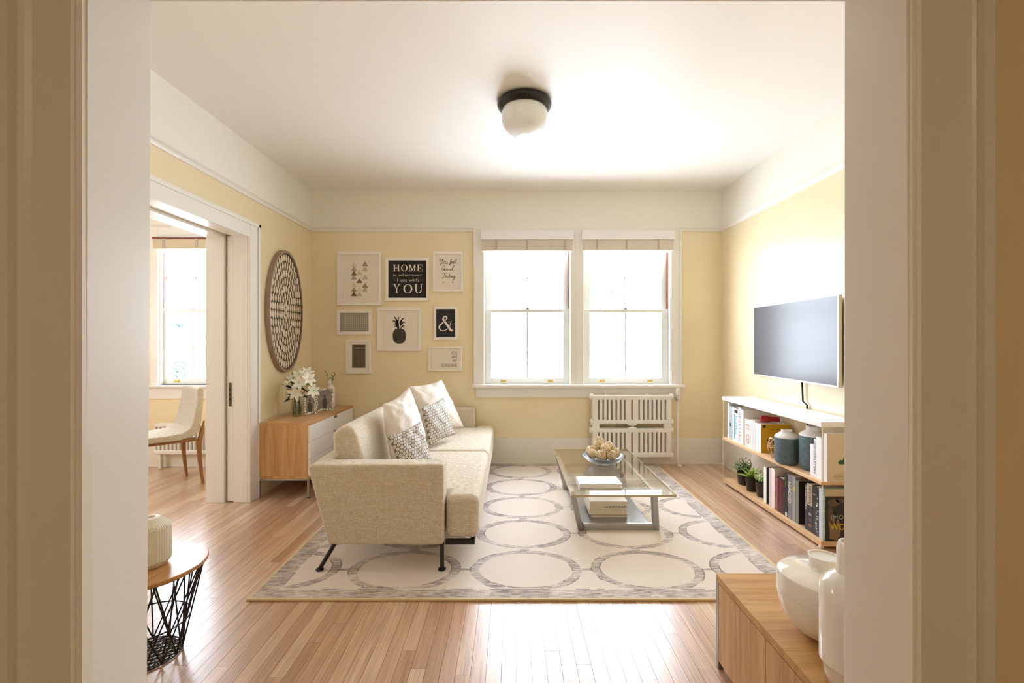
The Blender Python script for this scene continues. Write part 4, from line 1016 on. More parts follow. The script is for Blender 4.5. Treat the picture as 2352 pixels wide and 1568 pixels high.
# near end of the middle shelf
bk('short white book leaning on the near white books', 1860.6, 1868.6, 1020, zM, '#ecebf0', depth=0.17)
ia = bk('white book with large black capitals down the spine', 1869, 1874, 1008, zM, '#f0efef', depth=0.19)
spine_text(ia, 'LIGHTMATTERS', '#141414', zM+0.02, ia[4]-0.01, True, 0.85)
bk('white book with blank spine near the clear end panel', 1874.3, 1886.5, 1004, zM, '#efeef0', depth=0.19)
bk('grey-white slim book before the plant-cover book', 1887, 1891.5, 1001, zM, '#d9d6d4', depth=0.19)
ic = bk('white book with potted plant drawing on its beige cover', 1892, 1899.5, 995, zM, '#f2f0f2', depth=0.215, side='#d8c8ab')
onface(ic, 'plant_drawing', [[(.30, .40), (.36, .47), (.42, .45), (.47, .53), (.53, .46), (.62, .47), (.66, .42), (.80, .38), (.60, .37), (.34, .37)]], '#2f5a35')
onface(ic, 'sprig_drawing', [[(.55, .55), (.60, .62), (.72, .70), (.66, .66), (.58, .58)], [(.86, .5), (.90, .56), (.96, .58), (.92, .50)]], '#4f7a5a')
t_, xf_, ya_, yb_, zt1_, x1_ = ic
mb = MB(); text(mb, 'CACTI', (xf_+0.10, ya_-0.0010, zM+0.052), (1, 0, 0), (0, 0, 1), 0.07, 0.008); text(mb, 'AND GREEN', (xf_+0.04, ya_-0.0010, zM+0.040), (1, 0, 0), (0, 0, 1), 0.13, 0.008)
text(mb, 'ARRANGEMENT', (xf_+0.04, ya_-0.0010, zM+0.028), (1, 0, 0), (0, 0, 1), 0.14, 0.008); mb.box(xf_+0.04, ya_-0.0012, zM+0.018, x1_-0.01, ya_-0.0010, zM+0.019)
mb.build('lettering', cov('#a08a68'), t_)
# jars, ornament, red bottle
def jar(label, c, rb, h, neck):
    t = thing('lidded_jar', label, 'jar', c); b_ = h*0.78
    MB().lathe([(rb*0.80, 0), (rb*0.93, 0.012), (rb, 0.04), (rb*1.0, b_-0.03), (rb*0.985, b_)], c, 40).build('glazed_body', M['jar'], t, smooth=True)
    MB().lathe([(rb*0.985, b_), (rb*0.96, b_+0.010), (rb*0.62, b_+0.030), (neck, b_+0.034), (neck, h-0.004), (neck-0.004, h), (neck-0.008, h), (neck-0.010, b_+0.02), (0, b_+0.01)], c, 40).build('white_shoulder', M['jarw'], t, smooth=True)
jar('shorter blue-grey jar with white shoulder on the middle shelf', (1.872, 3.115, zM), 0.075, 0.228, 0.035)
jar('taller blue-grey jar with white shoulder on the middle shelf', (1.955, 2.965, zM), 0.080, 0.282, 0.042)
t = thing('red_bottle', 'dark red bottle lying on top of the white books', 'bottle', (1.95, 3.60, 0.647))
zt7 = i7[4]
mb = MB(); R0 = 0.022
prof = [(0, 0), (0.020, 0.004), (0.027, 0.02), (0.027, 0.05), (0.018, 0.08), (0.019, 0.13)]
ax0 = Vector((1.885, 3.475, zt7+0.027)); dirv = Vector((0.96, -0.28, 0)).normalized()
s1_ = Vector((0, 0, 1)); s2_ = dirv.cross(s1_)
def lay(mb, prof, n=20):
    vs = []
    for (rr, d) in prof:
        for k in range(n):
            q = 2*PI*k/n; vs.append(ax0+dirv*d+(s1_*math.cos(q)+s2_*math.sin(q))*rr)
    fs = [(i*n+k, i*n+(k+1) % n, (i+1)*n+(k+1) % n, (i+1)*n+k) for i in range(len(prof)-1) for k in range(n)]
    fs.append(tuple(((len(prof)-1)*n+k) for k in range(n))); mb.add(vs, fs)
lay(mb, prof); mb.build('body', M['red'], t, smooth=True)
mb = MB(); lay(mb, [(0.017, 0.1302), (0.017, 0.150)]); mb.build('cap', M['jarw'], t, smooth=True)
# geometric ornament (open polyhedron of wooden sticks)
t = thing('geometric_ornament', 'open polygon wire ornament with pale wood edges by the jars', 'ornament', (1.90, 3.27, zM))
oc = Vector((1.885, 3.255, zM+0.085)); pts = []
ring1 = [oc+Vector((0.045*math.cos(a), 0.045*math.sin(a), 0.055)) for a in [k*2*PI/5 for k in range(5)]]
ring2 = [oc+Vector((0.066*math.cos(a), 0.058*math.sin(a), -0.005)) for a in [k*2*PI/5+0.6 for k in range(5)]]
ring3 = [oc+Vector((0.035*math.cos(a), 0.035*math.sin(a), -0.0815)) for a in [k*2*PI/5+0.6 for k in range(5)]]
mb = MB()
for rg_ in (ring1, ring2, ring3):
    for k in range(5): mb.tube([rg_[k], rg_[(k+1) % 5]], 0.0028, 6)
for k in range(5):
    mb.tube([ring1[k], ring2[k]], 0.0028, 6); mb.tube([ring1[(k+1) % 5], ring2[k]], 0.0028, 6); mb.tube([ring2[k], ring3[k]], 0.0028, 6)
mb.build('sticks', mat('pale copper sticks', '#e2bfa0', 0.35, metal=0.2), t)
# bottom shelf: plants
def potplant(label, c, rp, h, kind, name):
    t = thing(name, label, 'plant', c)
    p_ = MB().lathe([(rp*0.70, 0), (rp*0.78, 0.004), (rp, h*0.75), (rp*1.0, h), (rp*0.93, h), (rp*0.90, h-0.012), (0, h-0.012)], c, 28).build('pot', M['pot'], t, smooth=True)
    MB().lathe([(rp*0.89, h-0.011), (0, h-0.006)], c, 20).build('soil', M['soil'], t)
    top = Vector(c)+Vector((0, 0, h-0.008)); rg = random.Random(int(c[1]*1000))
    if kind == 'aloe':
        for k in range(13):
            a = k*2.4; el_ = rg.uniform(0.35, 1.25); d = Vector((math.cos(a)*math.cos(el_), math.sin(a)*math.cos(el_), math.sin(el_)))
            if k == 0: d = Vector((-0.75, 0.55, 0.25)).normalized()
            sd = d.cross(Vector((0, 0, 1))).normalized(); L = rg.uniform(0.10, 0.15); lm = MB(); nn = sd.cross(d)
            K = 5; vs = []
            for i in range(K+1):
                tt = i/K; w = 0.014*(1-tt)**0.7*(0.7+0.6*math.sin(PI*tt)); cc = top+d*(L*tt)+Vector((0, 0, -0.2*L*tt*tt))
                cc.x = min(cc.x, 2.09)
                vs += [cc-sd*w, cc-nn*w*0.35, cc+sd*w, cc+nn*w*0.25]
            fs = [(i*4+q, i*4+(q+1) % 4, i*4+4+(q+1) % 4, i*4+4+q) for i in range(K) for q in range(4)]
            lm.add(vs, fs).build('leaf', M['aloe'], t, smooth=True)
    else:
        st = MB(); lf = MB(); n = 60 if kind == 'dark' else 56
        for k in range(n):
            a = rg.uniform(0, 2*PI); rr = rp*1.15*math.sqrt(rg.random()); hh = rg.uniform(0.35, 1.0)*(0.125 if kind == 'dark' else 0.10)
            tip = top+Vector((math.cos(a)*rr*1.25, math.sin(a)*rr*1.25, hh*(1-0.35*(rr/rp/1.15)**2)))
            b0 = top+Vector((math.cos(a)*rr*0.4, math.sin(a)*rr*0.4, 0)); st.tube([b0, tip], 0.0009, 4)
            for q in range(5):
                pp = b0.lerp(tip, 0.35+0.16*q); dd = Vector((rg.uniform(-1, 1), rg.uniform(-1, 1), rg.uniform(0, 0.9))).normalized()
                sd = dd.orthogonal().normalized(); L = 0.017 if kind == 'dark' else 0.015; w = L*0.36
                lf.add([pp, pp+dd*L*0.5+sd*w, pp+dd*L, pp+dd*L*0.5-sd*w], [(0, 1, 2, 3)])
        st.build('stems', M['stem'], t, kind='stuff'); lf.build('foliage', M['leafd'] if kind == 'dark' else M['leafl'], t, kind='stuff')
potplant('bushy dark green plant in brown pot, farthest on bottom shelf', (1.916, 3.79, zB), 0.047, 0.105, 'dark', 'potted_plant')
potplant('spiky succulent in brown pot between the two bushy plants', (1.899, 3.625, zB), 0.045, 0.110, 'aloe', 'potted_succulent')
potplant('pale green small-leaved plant in brown pot beside the books', (1.905, 3.485, zB), 0.044, 0.112, 'pale', 'potted_plant')
# bottom shelf: books
XB2 = 1.853
def bb(label, p0, p1, pt, col, **k): return bk(label, p0, p1, pt, zB, col, xf=XB2, **k)
j = bb('white-spined book with dark green cover next to the plants', 1754, 1760, 1071.5, '#eef2ea', side='#1d3a26', depth=0.2)
bb('pinkish white tall book near the plants, bottom shelf', 1766, 1771.5, 1075, '#dcbfc4', depth=0.19)
bb('white tall book beside the pinkish one, bottom shelf', 1771.7, 1779, 1075.5, '#ece9e4', depth=0.19)
j = bb('dusty red speckled book, bottom shelf', 1780, 1786, 1097, '#9c5458', depth=0.17)
j = bb('thick dark maroon book with red script title', 1786.3, 1801, 1097.5, '#3d151a', depth=0.18); spine_text(j, 'Martin Hugo', '#a02c40', zB+0.04, j[4]-0.02, False, 0.6)
j = bb('black book with small green lettering, bottom shelf', 1801.3, 1808.4, 1087, '#1d1c20', depth=0.19); spine_text(j, 'design', '#9fbf52', j[4]-0.09, j[4]-0.02, True, 0.4); spine_patch(j, '#e8e2d0', zB+0.004, zB+0.028, .1, .7)
j = bb('grey book with large cream capital name on the spine', 1808.8, 1819, 1091.5, '#77767a', depth=0.2); spine_text(j, 'HADID', '#e9e3bc', j[4]-0.185, j[4]-0.045, True, 0.62); spine_text(j, 'V', '#c4c4ca', zB+0.010, zB+0.022, True, 0.35)
j = bb('light grey book with small yellow mark on its spine', 1819.4, 1827.2, 1093.5, '#9a9593', depth=0.2); spine_patch(j, '#c9b83a', j[4]-0.10, j[4]-0.072, .25, .7)
j = bb('thick charcoal book with dark plain cover, bottom shelf', 1827.7, 1834, 1103.5, '#7d8272', side='#3a322a', depth=0.2)
j = bb('black book with slanted white lettering, bottom shelf', 1848.5, 1853.5, 1110, '#23211f', depth=0.19); spine_text(j, 'Thonforo', '#e2ddd4', zB+0.12, j[4]-0.01, False, 0.8)
j = bb('beige-topped book with black name reading upward', 1853.7, 1866.4, 1110.5, '#1b1a1a', depth=0.19); spine_patch(j, '#b5a58c', j[4]-0.135, j[4]-0.001, 0, 1); spine_text(j, 'AlvarAalto', '#17130f', j[4]-0.128, j[4]-0.014, False, 0.62)
for q, cc in enumerate(('#8a5a2e', '#5a2430', '#8c8c8c')): spine_patch(j, cc, zB+0.03+q*0.035, zB+0.045+q*0.035, .2, .75, 'photo_patch')
j = bb('black and white photo-spined book, bottom shelf', 1866.8, 1880.4, 1117, '#201e20', depth=0.2)
rg = random.Random(8)
for q in range(16):
    z0 = zB+0.008+q*0.0155; f0 = rg.uniform(0, .6); spine_patch(j, rg.choice(['#b9b5ac', '#8a877f', '#dcd8cf', '#56534e']), z0, z0+rg.uniform(.005, .013), f0, f0+rg.uniform(.15, .4), 'photo_patch')
bb('slim pale blue book second from the near end', 1880.8, 1887.5, 1121, '#b9cbd6', depth=0.19)
j = bb('teal-spined book with dark portrait cover at near end', 1888.7, 1895.2, 1121.5, '#6f9c98', side='#2a211a', depth=0.225)
spine_text(j, 'MODERNOWOMEN', '#e3ece6', zB+0.01, j[4]-0.045, True, 0.6)
onface(j, 'header_band', [rectp(0, .86, 1, 1)], '#c2b294'); onface(j, 'rule', [rectp(0, .845, 1, .862)], '#17120e')
onface(j, 'portrait', [ellp(.92, .60, .16, .17)], '#a98c70')
onface(j, 'blossom_print', [ellp(.22, .74, .16, .07), ellp(.14, .52, .07, .16), ellp(.40, .78, .12, .04)], '#5c4a38')
onface(j, 'hand_print', [[(.12, .05), (.30, .02), (.40, .12), (.42, .30), (.34, .42), (.30, .40), (.28, .30), (.24, .44), (.20, .44), (.18, .28), (.12, .40), (.08, .38), (.12, .2)]], '#8a7052')
t_, xf_, ya_, yb_, zt1_, x1_ = j
mb = MB(); text(mb, '(MODERN', (xf_+0.034, ya_-0.0016, zB+0.124), (1, 0, 0), (0, 0, 1), 0.178, 0.031); mb.build('title', cov('#a4b29f'), t_)
mb = MB(); text(mb, 'WOMEN', (xf_+0.030, ya_-0.0016, zB+0.068), (1, 0, 0), (0, 0, 1), 0.182, 0.038); mb.build('title', cov('#e0c41e'), t_)

# ---------------------------------------------------------------- gallery of picture frames on the back wall
def gal(label, x0, x1, y0, y1, bw=0.022, dep=0.024, inner=None, innercol=None):
    X0, X1, Z1, Z0 = WX(x0), WX(x1), WZ(y0), WZ(y1); Y1 = D; Y0 = D-dep
    t = thing('picture_frame', label, 'picture', ((X0+X1)/2, D, Z0), 'framed prints on the back wall')
    mb = MB(); mb.box(X0, Y0, Z0, X1, Y1, Z0+bw).box(X0, Y0, Z1-bw, X1, Y1, Z1).box(X0, Y0, Z0+bw, X0+bw, Y1, Z1-bw).box(X1-bw, Y0, Z0+bw, X1, Y1, Z1-bw)
    mb.build('frame', M['framew'], t, 0.002)
    yp = Y0+0.010
    m = M['paper'] if innercol is None else innercol
    MB().box(X0+bw, yp, Z0+bw, X1-bw, Y1, Z1-bw).build('print', m, t)
    return t, X0, X1, Z0, Z1, yp
UX = Vector((1, 0, 0)); UZ = Vector((0, 0, 1))
def pmesh(): return MB()
# A: triangle trees
t, X0, X1, Z0, Z1, yp = gal('large framed print of small brown and grey triangles', 776, 877, 578, 701, 0.030)
def inset(t, X0, X1, Z0, Z1, yp, d=0.012, w=0.006):  # bevelled mat board edge
    mb = MB(); a, b, c, e = X0+d, X1-d, Z0+d, Z1-d
    mb.box(a, yp-0.003, c, b, yp, c+w).box(a, yp-0.003, e-w, b, yp, e).box(a, yp-0.003, c+w, a+w, yp, e-w).box(b-w, yp-0.003, c+w, b, yp, e-w); mb.build('mat_edge', M['framew'], t)
inset(t, X0+0.030, X1-0.030, Z0+0.030, Z1-0.030, yp)
tris = [(461, 230, '#d8cfbc'), (461, 278, '#a59a86'), (461, 330, '#6f5a3a'), (461, 375, '#a9a08e'), (461, 458, '#d2cab8'), (461, 512, '#a08e72'), (461, 562, '#6b5230'),
        (523, 325, '#c4bda8'), (523, 415, '#77664a'), (523, 508, '#d6cebc'), (523, 562, '#bdb5a0'), (586, 225, '#8f8774'), (586, 280, '#bbb39e'), (586, 375, '#beb6a2'), (586, 468, '#8c8068'), (586, 515, '#b3aa94')]
for (cx_, cy_, col) in tris:
    mb = MB(); px_, py_ = 720+cx_/4.9, 560+cy_/4.9
    mb.add([(WX(px_-7), yp-0.001, WZ(py_+5.6)), (WX(px_+7), yp-0.001, WZ(py_+5.6)), (WX(px_), yp-0.001, WZ(py_-5.8))], [(0, 1, 2)]); mb.build('triangle', cov(col), t)
# B: home print
t, X0, X1, Z0, Z1, yp = gal('black framed print reading HOME and YOU in white letters', 886.3, 986.3, 592, 691, 0.030, innercol=M['ink'])
def F4(cx_, cy_): return 720+cx_/4.9, 560+cy_/4.9
def rct(mb, ax_, ay_, bx_, by_):  # crop coords
    a, b = F4(ax_, ay_); c, d = F4(bx_, by_); mb.add([(WX(a), yp-0.001, WZ(d)), (WX(c), yp-0.001, WZ(d)), (WX(c), yp-0.001, WZ(b)), (WX(a), yp-0.001, WZ(b))], [(0, 1, 2, 3)])
def poly4(mb, pts): mb.add([(WX(F4(a, b)[0]), yp-0.001, WZ(F4(a, b)[1])) for a, b in pts], [tuple(range(len(pts)))])
def ringO(mb, cx_, cy_, rx, ry, tk, tn, n=28, a0=0, a1=2*PI):
    vs = []; 
    for k in range(n+1):
        a = a0+(a1-a0)*k/n
        for (qx, qy) in ((rx, ry), (rx-tk, ry-tn)):
            u, v = F4(cx_+qx*math.cos(a), cy_+qy*math.sin(a)); vs.append((WX(u), yp-0.001, WZ(v)))
    mb.add(vs, [(2*k, 2*k+2, 2*k+3, 2*k+1) for k in range(n)])
mb = MB()
# H
rct(mb, 908, 240, 922, 308); rct(mb, 953, 240, 967, 308); rct(mb, 922, 271, 953, 276)
for xx in (902, 947): rct(mb, xx, 236, xx+26, 240); rct(mb, xx, 306, xx+26, 310)
ringO(mb, 1026, 273, 36, 38, 13, 4)
# M
rct(mb, 1083, 240, 1088, 308); rct(mb, 1137, 240, 1150, 308); poly4(mb, [(1083, 238), (1096, 238), (1119, 292), (1112, 306)]); poly4(mb, [(1138, 238), (1144, 238), (1116, 306), (1110, 300)])
rct(mb, 1076, 306, 1096, 310); rct(mb, 1131, 306, 1156, 310); rct(mb, 1076, 236, 1092, 240); rct(mb, 1138, 236, 1156, 240)
# E
rct(mb, 1176, 240, 1189, 308); rct(mb, 1170, 236, 1228, 241); rct(mb, 1170, 305, 1232, 310); rct(mb, 1189, 271, 1212, 275); rct(mb, 1224, 236, 1228, 254); rct(mb, 1228, 290, 1232, 310); rct(mb, 1209, 264, 1212, 282)
# Y
poly4(mb, [(908, 456), (922, 456), (945, 505), (938, 512)]); poly4(mb, [(968, 456), (974, 456), (945, 512), (939, 508)]); rct(mb, 933, 505, 947, 552); rct(mb, 901, 453, 930, 457); rct(mb, 958, 453, 983, 457); rct(mb, 925, 550, 956, 555)
ringO(mb, 1066, 506, 50, 52, 17, 5)
# U
rct(mb, 1150, 456, 1164, 520); rct(mb, 1216, 456, 1221, 520); ringO(mb, 1185.5, 518, 35.5, 38, 14, 5, 16, 0, PI); rct(mb, 1143, 453, 1172, 457); rct(mb, 1207, 453, 1230, 457)
rct(mb, 898, 406, 938, 411); rct(mb, 1196, 406, 1232, 411)
def txt4(mb, body, x0, y1, x1, y0):
    a, b = F4(x0, y1); c, d = F4(x1, y0); text(mb, body, (WX(a), yp-0.001, WZ(b)), UX, UZ, WX(c)-WX(a), WZ(d)-WZ(b), t=0)
for dx_ in (0, 2.0):
    txt4(mb, 'is wherever', 904+dx_, 368, 1226+dx_, 333); txt4(mb, 'I am with', 946+dx_, 427, 1186+dx_, 390)
mb.build('lettering', M['white'], t)
# C: script print
t, X0, X1, Z0, Z1, yp = gal('small white framed print with handwritten You feel Good Today', 995, 1064.5, 578, 670, 0.026)
inset(t, X0+0.026, X1-0.026, Z0+0.026, Z1-0.026, yp, 0.006, 0.004)
def smooth(pts, k=5):
    out = []
    for i in range(len(pts)-1):
        p0 = pts[max(i-1, 0)]; p1 = pts[i]; p2 = pts[i+1]; p3 = pts[min(i+2, len(pts)-1)]
        for j_ in range(k):
            t_ = j_/k
            out.append(tuple(0.5*((2*p1[q])+(-p0[q]+p2[q])*t_+(2*p0[q]-5*p1[q]+4*p2[q]-p3[q])*t_*t_+(-p0[q]+3*p1[q]-3*p2[q]+p3[q])*t_**3) for q in (0, 1)))
    out.append(pts[-1]); return out
def script(mb, pts, w=0.0035):
    q = [(WX(F4(a, b)[0]), WZ(F4(a, b)[1])) for a, b in smooth(pts)]
    mb.ribbon(q, w, (0, yp-0.0005, 0), UX, UZ, 0.0006)
mb = MB()
for st_ in ([(1418, 180), (1424, 172), (1432, 178), (1430, 196), (1440, 200), (1456, 178)], [(1460, 172), (1450, 205), (1438, 234), (1428, 240), (1430, 228), (1450, 216)],
            [(1478, 200), (1466, 206), (1464, 220), (1474, 226), (1484, 214), (1478, 200), (1490, 204)], [(1492, 202), (1488, 222), (1498, 226), (1508, 206), (1506, 222), (1514, 228)],
            [(1544, 222), (1552, 196), (1556, 176), (1548, 178), (1540, 210), (1534, 238), (1540, 234), (1552, 210)], [(1556, 216), (1568, 206), (1562, 200), (1556, 214), (1562, 226), (1576, 216)],
            [(1578, 216), (1588, 206), (1582, 198), (1576, 214), (1584, 226), (1596, 210)], [(1596, 212), (1612, 182), (1612, 172), (1604, 180), (1598, 214), (1606, 224), (1616, 218)],
            [(1482, 256), (1474, 246), (1458, 258), (1448, 284), (1452, 304), (1466, 302), (1476, 286), (1462, 286), (1478, 282), (1474, 306)], [(1500, 284), (1488, 288), (1488, 302), (1498, 304), (1506, 292), (1500, 284), (1512, 288)],
            [(1526, 284), (1514, 288), (1514, 302), (1524, 304), (1532, 292), (1526, 284), (1538, 288)], [(1556, 286), (1544, 288), (1542, 302), (1552, 304), (1560, 290), (1580, 250), (1586, 244), (1576, 262), (1568, 292), (1574, 306), (1584, 300)],
            [(1452, 338), (1462, 330), (1490, 334), (1504, 326)], [(1480, 334), (1474, 356), (1466, 378), (1456, 386), (1450, 378)], [(1494, 360), (1484, 366), (1484, 378), (1492, 380), (1500, 370), (1494, 360), (1506, 364)],
            [(1524, 362), (1512, 366), (1510, 378), (1520, 380), (1530, 362), (1538, 334), (1534, 360), (1536, 380), (1544, 376)], [(1556, 362), (1546, 366), (1546, 378), (1554, 380), (1562, 364), (1562, 378), (1570, 376)],
            [(1572, 362), (1570, 376), (1580, 378), (1590, 360), (1586, 386), (1580, 408), (1572, 414), (1568, 406), (1582, 388), (1600, 370)], [(1456, 438), (1474, 438)], [(1562, 438), (1580, 438)]):
    script(mb, st_)
mb.build('lettering', M['ink'], t)
# D: pale patterned print
def patmat(name, a, b_, sc, thr):
    m, nt, b = newmat(name); tc = N(nt, 'ShaderNodeTexCoord'); mp = N(nt, 'ShaderNodeMapping'); mp.inputs['Rotation'].default_value = (0, PI/4, 0); mp.inputs['Scale'].default_value = (sc, sc, sc)
    nt.links.new(tc.outputs['Object'], mp.inputs[0]); sp = N(nt, 'ShaderNodeSeparateXYZ'); nt.links.new(mp.outputs[0], sp.inputs[0])
    s = mth(nt, 'MULTIPLY', mth(nt, 'SINE', mth(nt, 'MULTIPLY', sp.outputs[0], 6.283)), mth(nt, 'SINE', mth(nt, 'MULTIPLY', sp.outputs[2], 6.283)))
    s2 = mth(nt, 'SINE', mth(nt, 'MULTIPLY', mth(nt, 'ADD', sp.outputs[0], sp.outputs[2]), 15.0))
    f = mth(nt, 'GREATER_THAN', mth(nt, 'ADD', s, mth(nt, 'MULTIPLY', s2, 0.25)), thr)
    nt.links.new(mixc(nt, f, lin(a), lin(b_)), b.inputs['Base Color']); b.inputs['Roughness'].default_value = 0.7; return m
t, X0, X1, Z0, Z1, yp = gal('small landscape frame with pale grey diamond pattern print', 775.5, 854.7, 712, 768, 0.030, innercol=patmat('grey diamond print', '#8c8476', '#b9b09e', 34, 0.05))
# E: pineapple
t, X0, X1, Z0, Z1, yp = gal('square white framed print of a black pineapple', 867.3, 968.6, 706, 805.5, 0.030)
inset(t, X0+0.03, X1-0.03, Z0+0.03, Z1-0.03, yp)
mb = MB(); poly4(mb, [(970+74*math.copysign(abs(math.cos(a))**0.8, math.cos(a)), 1036+86*math.copysign(abs(math.sin(a))**0.8, math.sin(a))) for a in [k*2*PI/36 for k in range(36)]])
mb.build('pineapple_body', patmat('pineapple rind print', '#2a231c', '#8b7c68', 62, 0.62), t)
mb = MB()
for (bx, by, mx, my, tx, ty, w) in ((965, 950, 955, 880, 966, 812, 18), (960, 900, 930, 840, 905, 818, 14), (972, 900, 1000, 850, 1032, 835, 14), (950, 920, 915, 865, 890, 885, 14), (985, 920, 1015, 880, 1036, 895, 14), (955, 945, 925, 900, 905, 915, 12), (985, 945, 1015, 915, 1032, 930, 12), (960, 955, 930, 925, 912, 945, 10), (980, 955, 1010, 930, 1030, 952, 10), (978, 930, 990, 880, 1000, 850, 14), (950, 930, 940, 870, 935, 840, 14)):
    c_ = smooth([(bx, by), (mx, my), (tx, ty)], 5); n = len(c_)
    L = []; R = []
    for i, p in enumerate(c_):
        q = Vector((c_[min(i+1, n-1)][0]-c_[max(i-1, 0)][0], c_[min(i+1, n-1)][1]-c_[max(i-1, 0)][1])).normalized(); ww = w*math.sin(PI*(0.15+0.85*i/(n-1)))
        L.append((p[0]-q.y*ww/2, p[1]+q.x*ww/2)); R.append((p[0]+q.y*ww/2, p[1]-q.x*ww/2))
    for i in range(n-1): poly4(mb, [L[i], L[i+1], R[i+1], R[i]])
mb.build('pineapple_crown', M['ink'], t)
# F: ampersand
t, X0, X1, Z0, Z1, yp = gal('small black framed print with a large white ampersand', 996.5, 1052, 704, 780.4, 0.027, innercol=mat('charcoal print', '#26262a', 0.7))
mb = MB()
pts = smooth([(1574, 968), (1560, 976), (1540, 962), (1510, 915), (1470, 862), (1462, 838), (1475, 818), (1490, 816), (1504, 832), (1496, 852), (1460, 885), (1425, 918), (1418, 946), (1438, 972), (1475, 974), (1512, 955), (1538, 920), (1545, 886)], 6)
n = len(pts); q = [(WX(F4(a, b)[0]), WZ(F4(a, b)[1])) for a, b in pts]
ws = []
for i in range(n):
    s_ = i/(n-1); w = 0.006 if s_ < 0.05 else (0.021 if s_ < 0.28 else 0.010 if s_ < 0.42 else 0.013 if s_ < 0.5 else 0.006 if s_ < 0.58 else 0.015 if s_ < 0.74 else 0.006)
    ws.append(w)
ws = [sum(ws[max(0, i-4):i+5])/len(ws[max(0, i-4):i+5]) for i in range(n)]
mb.ribbon(q, ws, (0, yp-0.0005, 0), UX, UZ, 0.0006); rct(mb, 1520, 874, 1562, 880)
mb.build('ampersand', M['white'], t)
# G: dark ornamental print
t, X0, X1, Z0, Z1, yp = gal('small portrait frame with dark ornamental pattern and wide mat', 796, 853.7, 780, 857.5, 0.024)
inset(t, X0+0.024, X1-0.024, Z0+0.024, Z1-0.024, yp, 0.004, 0.010)
MB().box(WX(810), yp-0.001, WZ(844), WX(840.4), yp+0.001, WZ(791.6)).build('pattern_print', patmat('dark ornamental print', '#453a2c', '#9a8d76', 55, 0.28), t)
# H: sunshine
t, X0, X1, Z0, Z1, yp = gal('small landscape white framed print reading YOU ARE MY SUNSHINE', 985, 1062.4, 795.7, 851.4, 0.016)
inset(t, X0+0.016, X1-0.016, Z0+0.016, Z1-0.016, yp, 0.012, 0.003)
mb = MB(); txt4(mb, 'YOU', 1548, 1243, 1620, 1208); txt4(mb, 'ARE', 1552, 1288, 1618, 1253); txt4(mb, 'MY', 1570, 1333, 1616, 1298); txt4(mb, 'SUNSHINE', 1442, 1382, 1618, 1345); mb.build('lettering', M['inkg'], t)

# ---------------------------------------------------------------- dining chair
def chair():
    th = math.atan2(-0.225, 0.30)   # width axis direction
    o = Vector((-2.878, 4.02, 0)); 
    wdir = Vector((0.80, -0.60, 0)); fdir = Vector((-0.60, -0.80, 0))
    rz = math.atan2(wdir.y, wdir.x)
    t = thing('dining_chair', 'grey upholstered dining chair with brown wooden legs in the dining room', 'chair', (o.x, o.y, 0), None, rz)
    # local: x = width axis, -y = forward
    prof = [(0.055, 0.82), (0.045, 0.70), (0.02, 0.58), (-0.02, 0.50), (-0.08, 0.470), (-0.20, 0.462), (-0.42, 0.470), (-0.455, 0.455), (-0.455, 0.425), (-0.42, 0.415), (-0.10, 0.405), (0.0, 0.425), (0.05, 0.475), (0.078, 0.56), (0.098, 0.70), (0.105, 0.82), (0.080, 0.84)]
    def sect(x, s): return [(x, -0.0+p[0]-0.0, p[1]) for p in prof]
    mb = MB(); n = len(prof); xs = [-0.215, -0.19, -0.1, 0, 0.1, 0.19, 0.215]; vs = []
    for x in xs:
        e = abs(x)/0.215
        for (y, z) in prof:
            taper = 1-0.16*max(0, (z-0.5)/0.34); sh = 0.985 if e > 0.95 else 1
            cyy = 0.03 if z > 0.5 else -0.2; czz = 0.65 if z > 0.5 else 0.44
            vs.append((x*taper, (cyy+(y-cyy)*sh)-0.02*(e**2)*(1 if z > 0.52 else 0), z-0.006*(e**2)*(1 if z > 0.46 and z < 0.5 else 0)))
    fs = [(i*n+k, (i+1)*n+k, (i+1)*n+(k+1) % n, i*n+(k+1) % n) for i in range(len(xs)-1) for k in range(n)]
    fs.append(tuple(range(n))); fs.append(tuple((len(xs)-1)*n+k for k in range(n))[::-1])
    mb.add(vs, fs); mb.build('seat_shell', M['chairf'], t, 0.012, 3, local=True)
    for sx in (-1, 1):
        MB().tube([(sx*0.150, -0.40, 0.42), (sx*0.175, -0.43, 0.2), (sx*0.185, -0.445, 0.0)], [0.020, 0.016, 0.011], 8).build('leg', M['chairw'], t, smooth=True, local=True)
        MB().tube([(sx*0.185, 0.085, 0.545), (sx*0.185, 0.066, 0.44), (sx*0.187, 0.046, 0.36), (sx*0.187, 0.052, 0.2), (sx*0.187, 0.075, 0.0)], [0.006, 0.017, 0.022, 0.017, 0.011], 8).build('leg', M['chairw'], t, smooth=True, local=True)
        MB().tube([(sx*0.180, 0.03, 0.395), (sx*0.16, -0.20, 0.392), (sx*0.15, -0.40, 0.400)], [0.017, 0.014, 0.014], 8).build('seat_rail', M['chairw'], t, smooth=True, local=True)
    return t
chair()

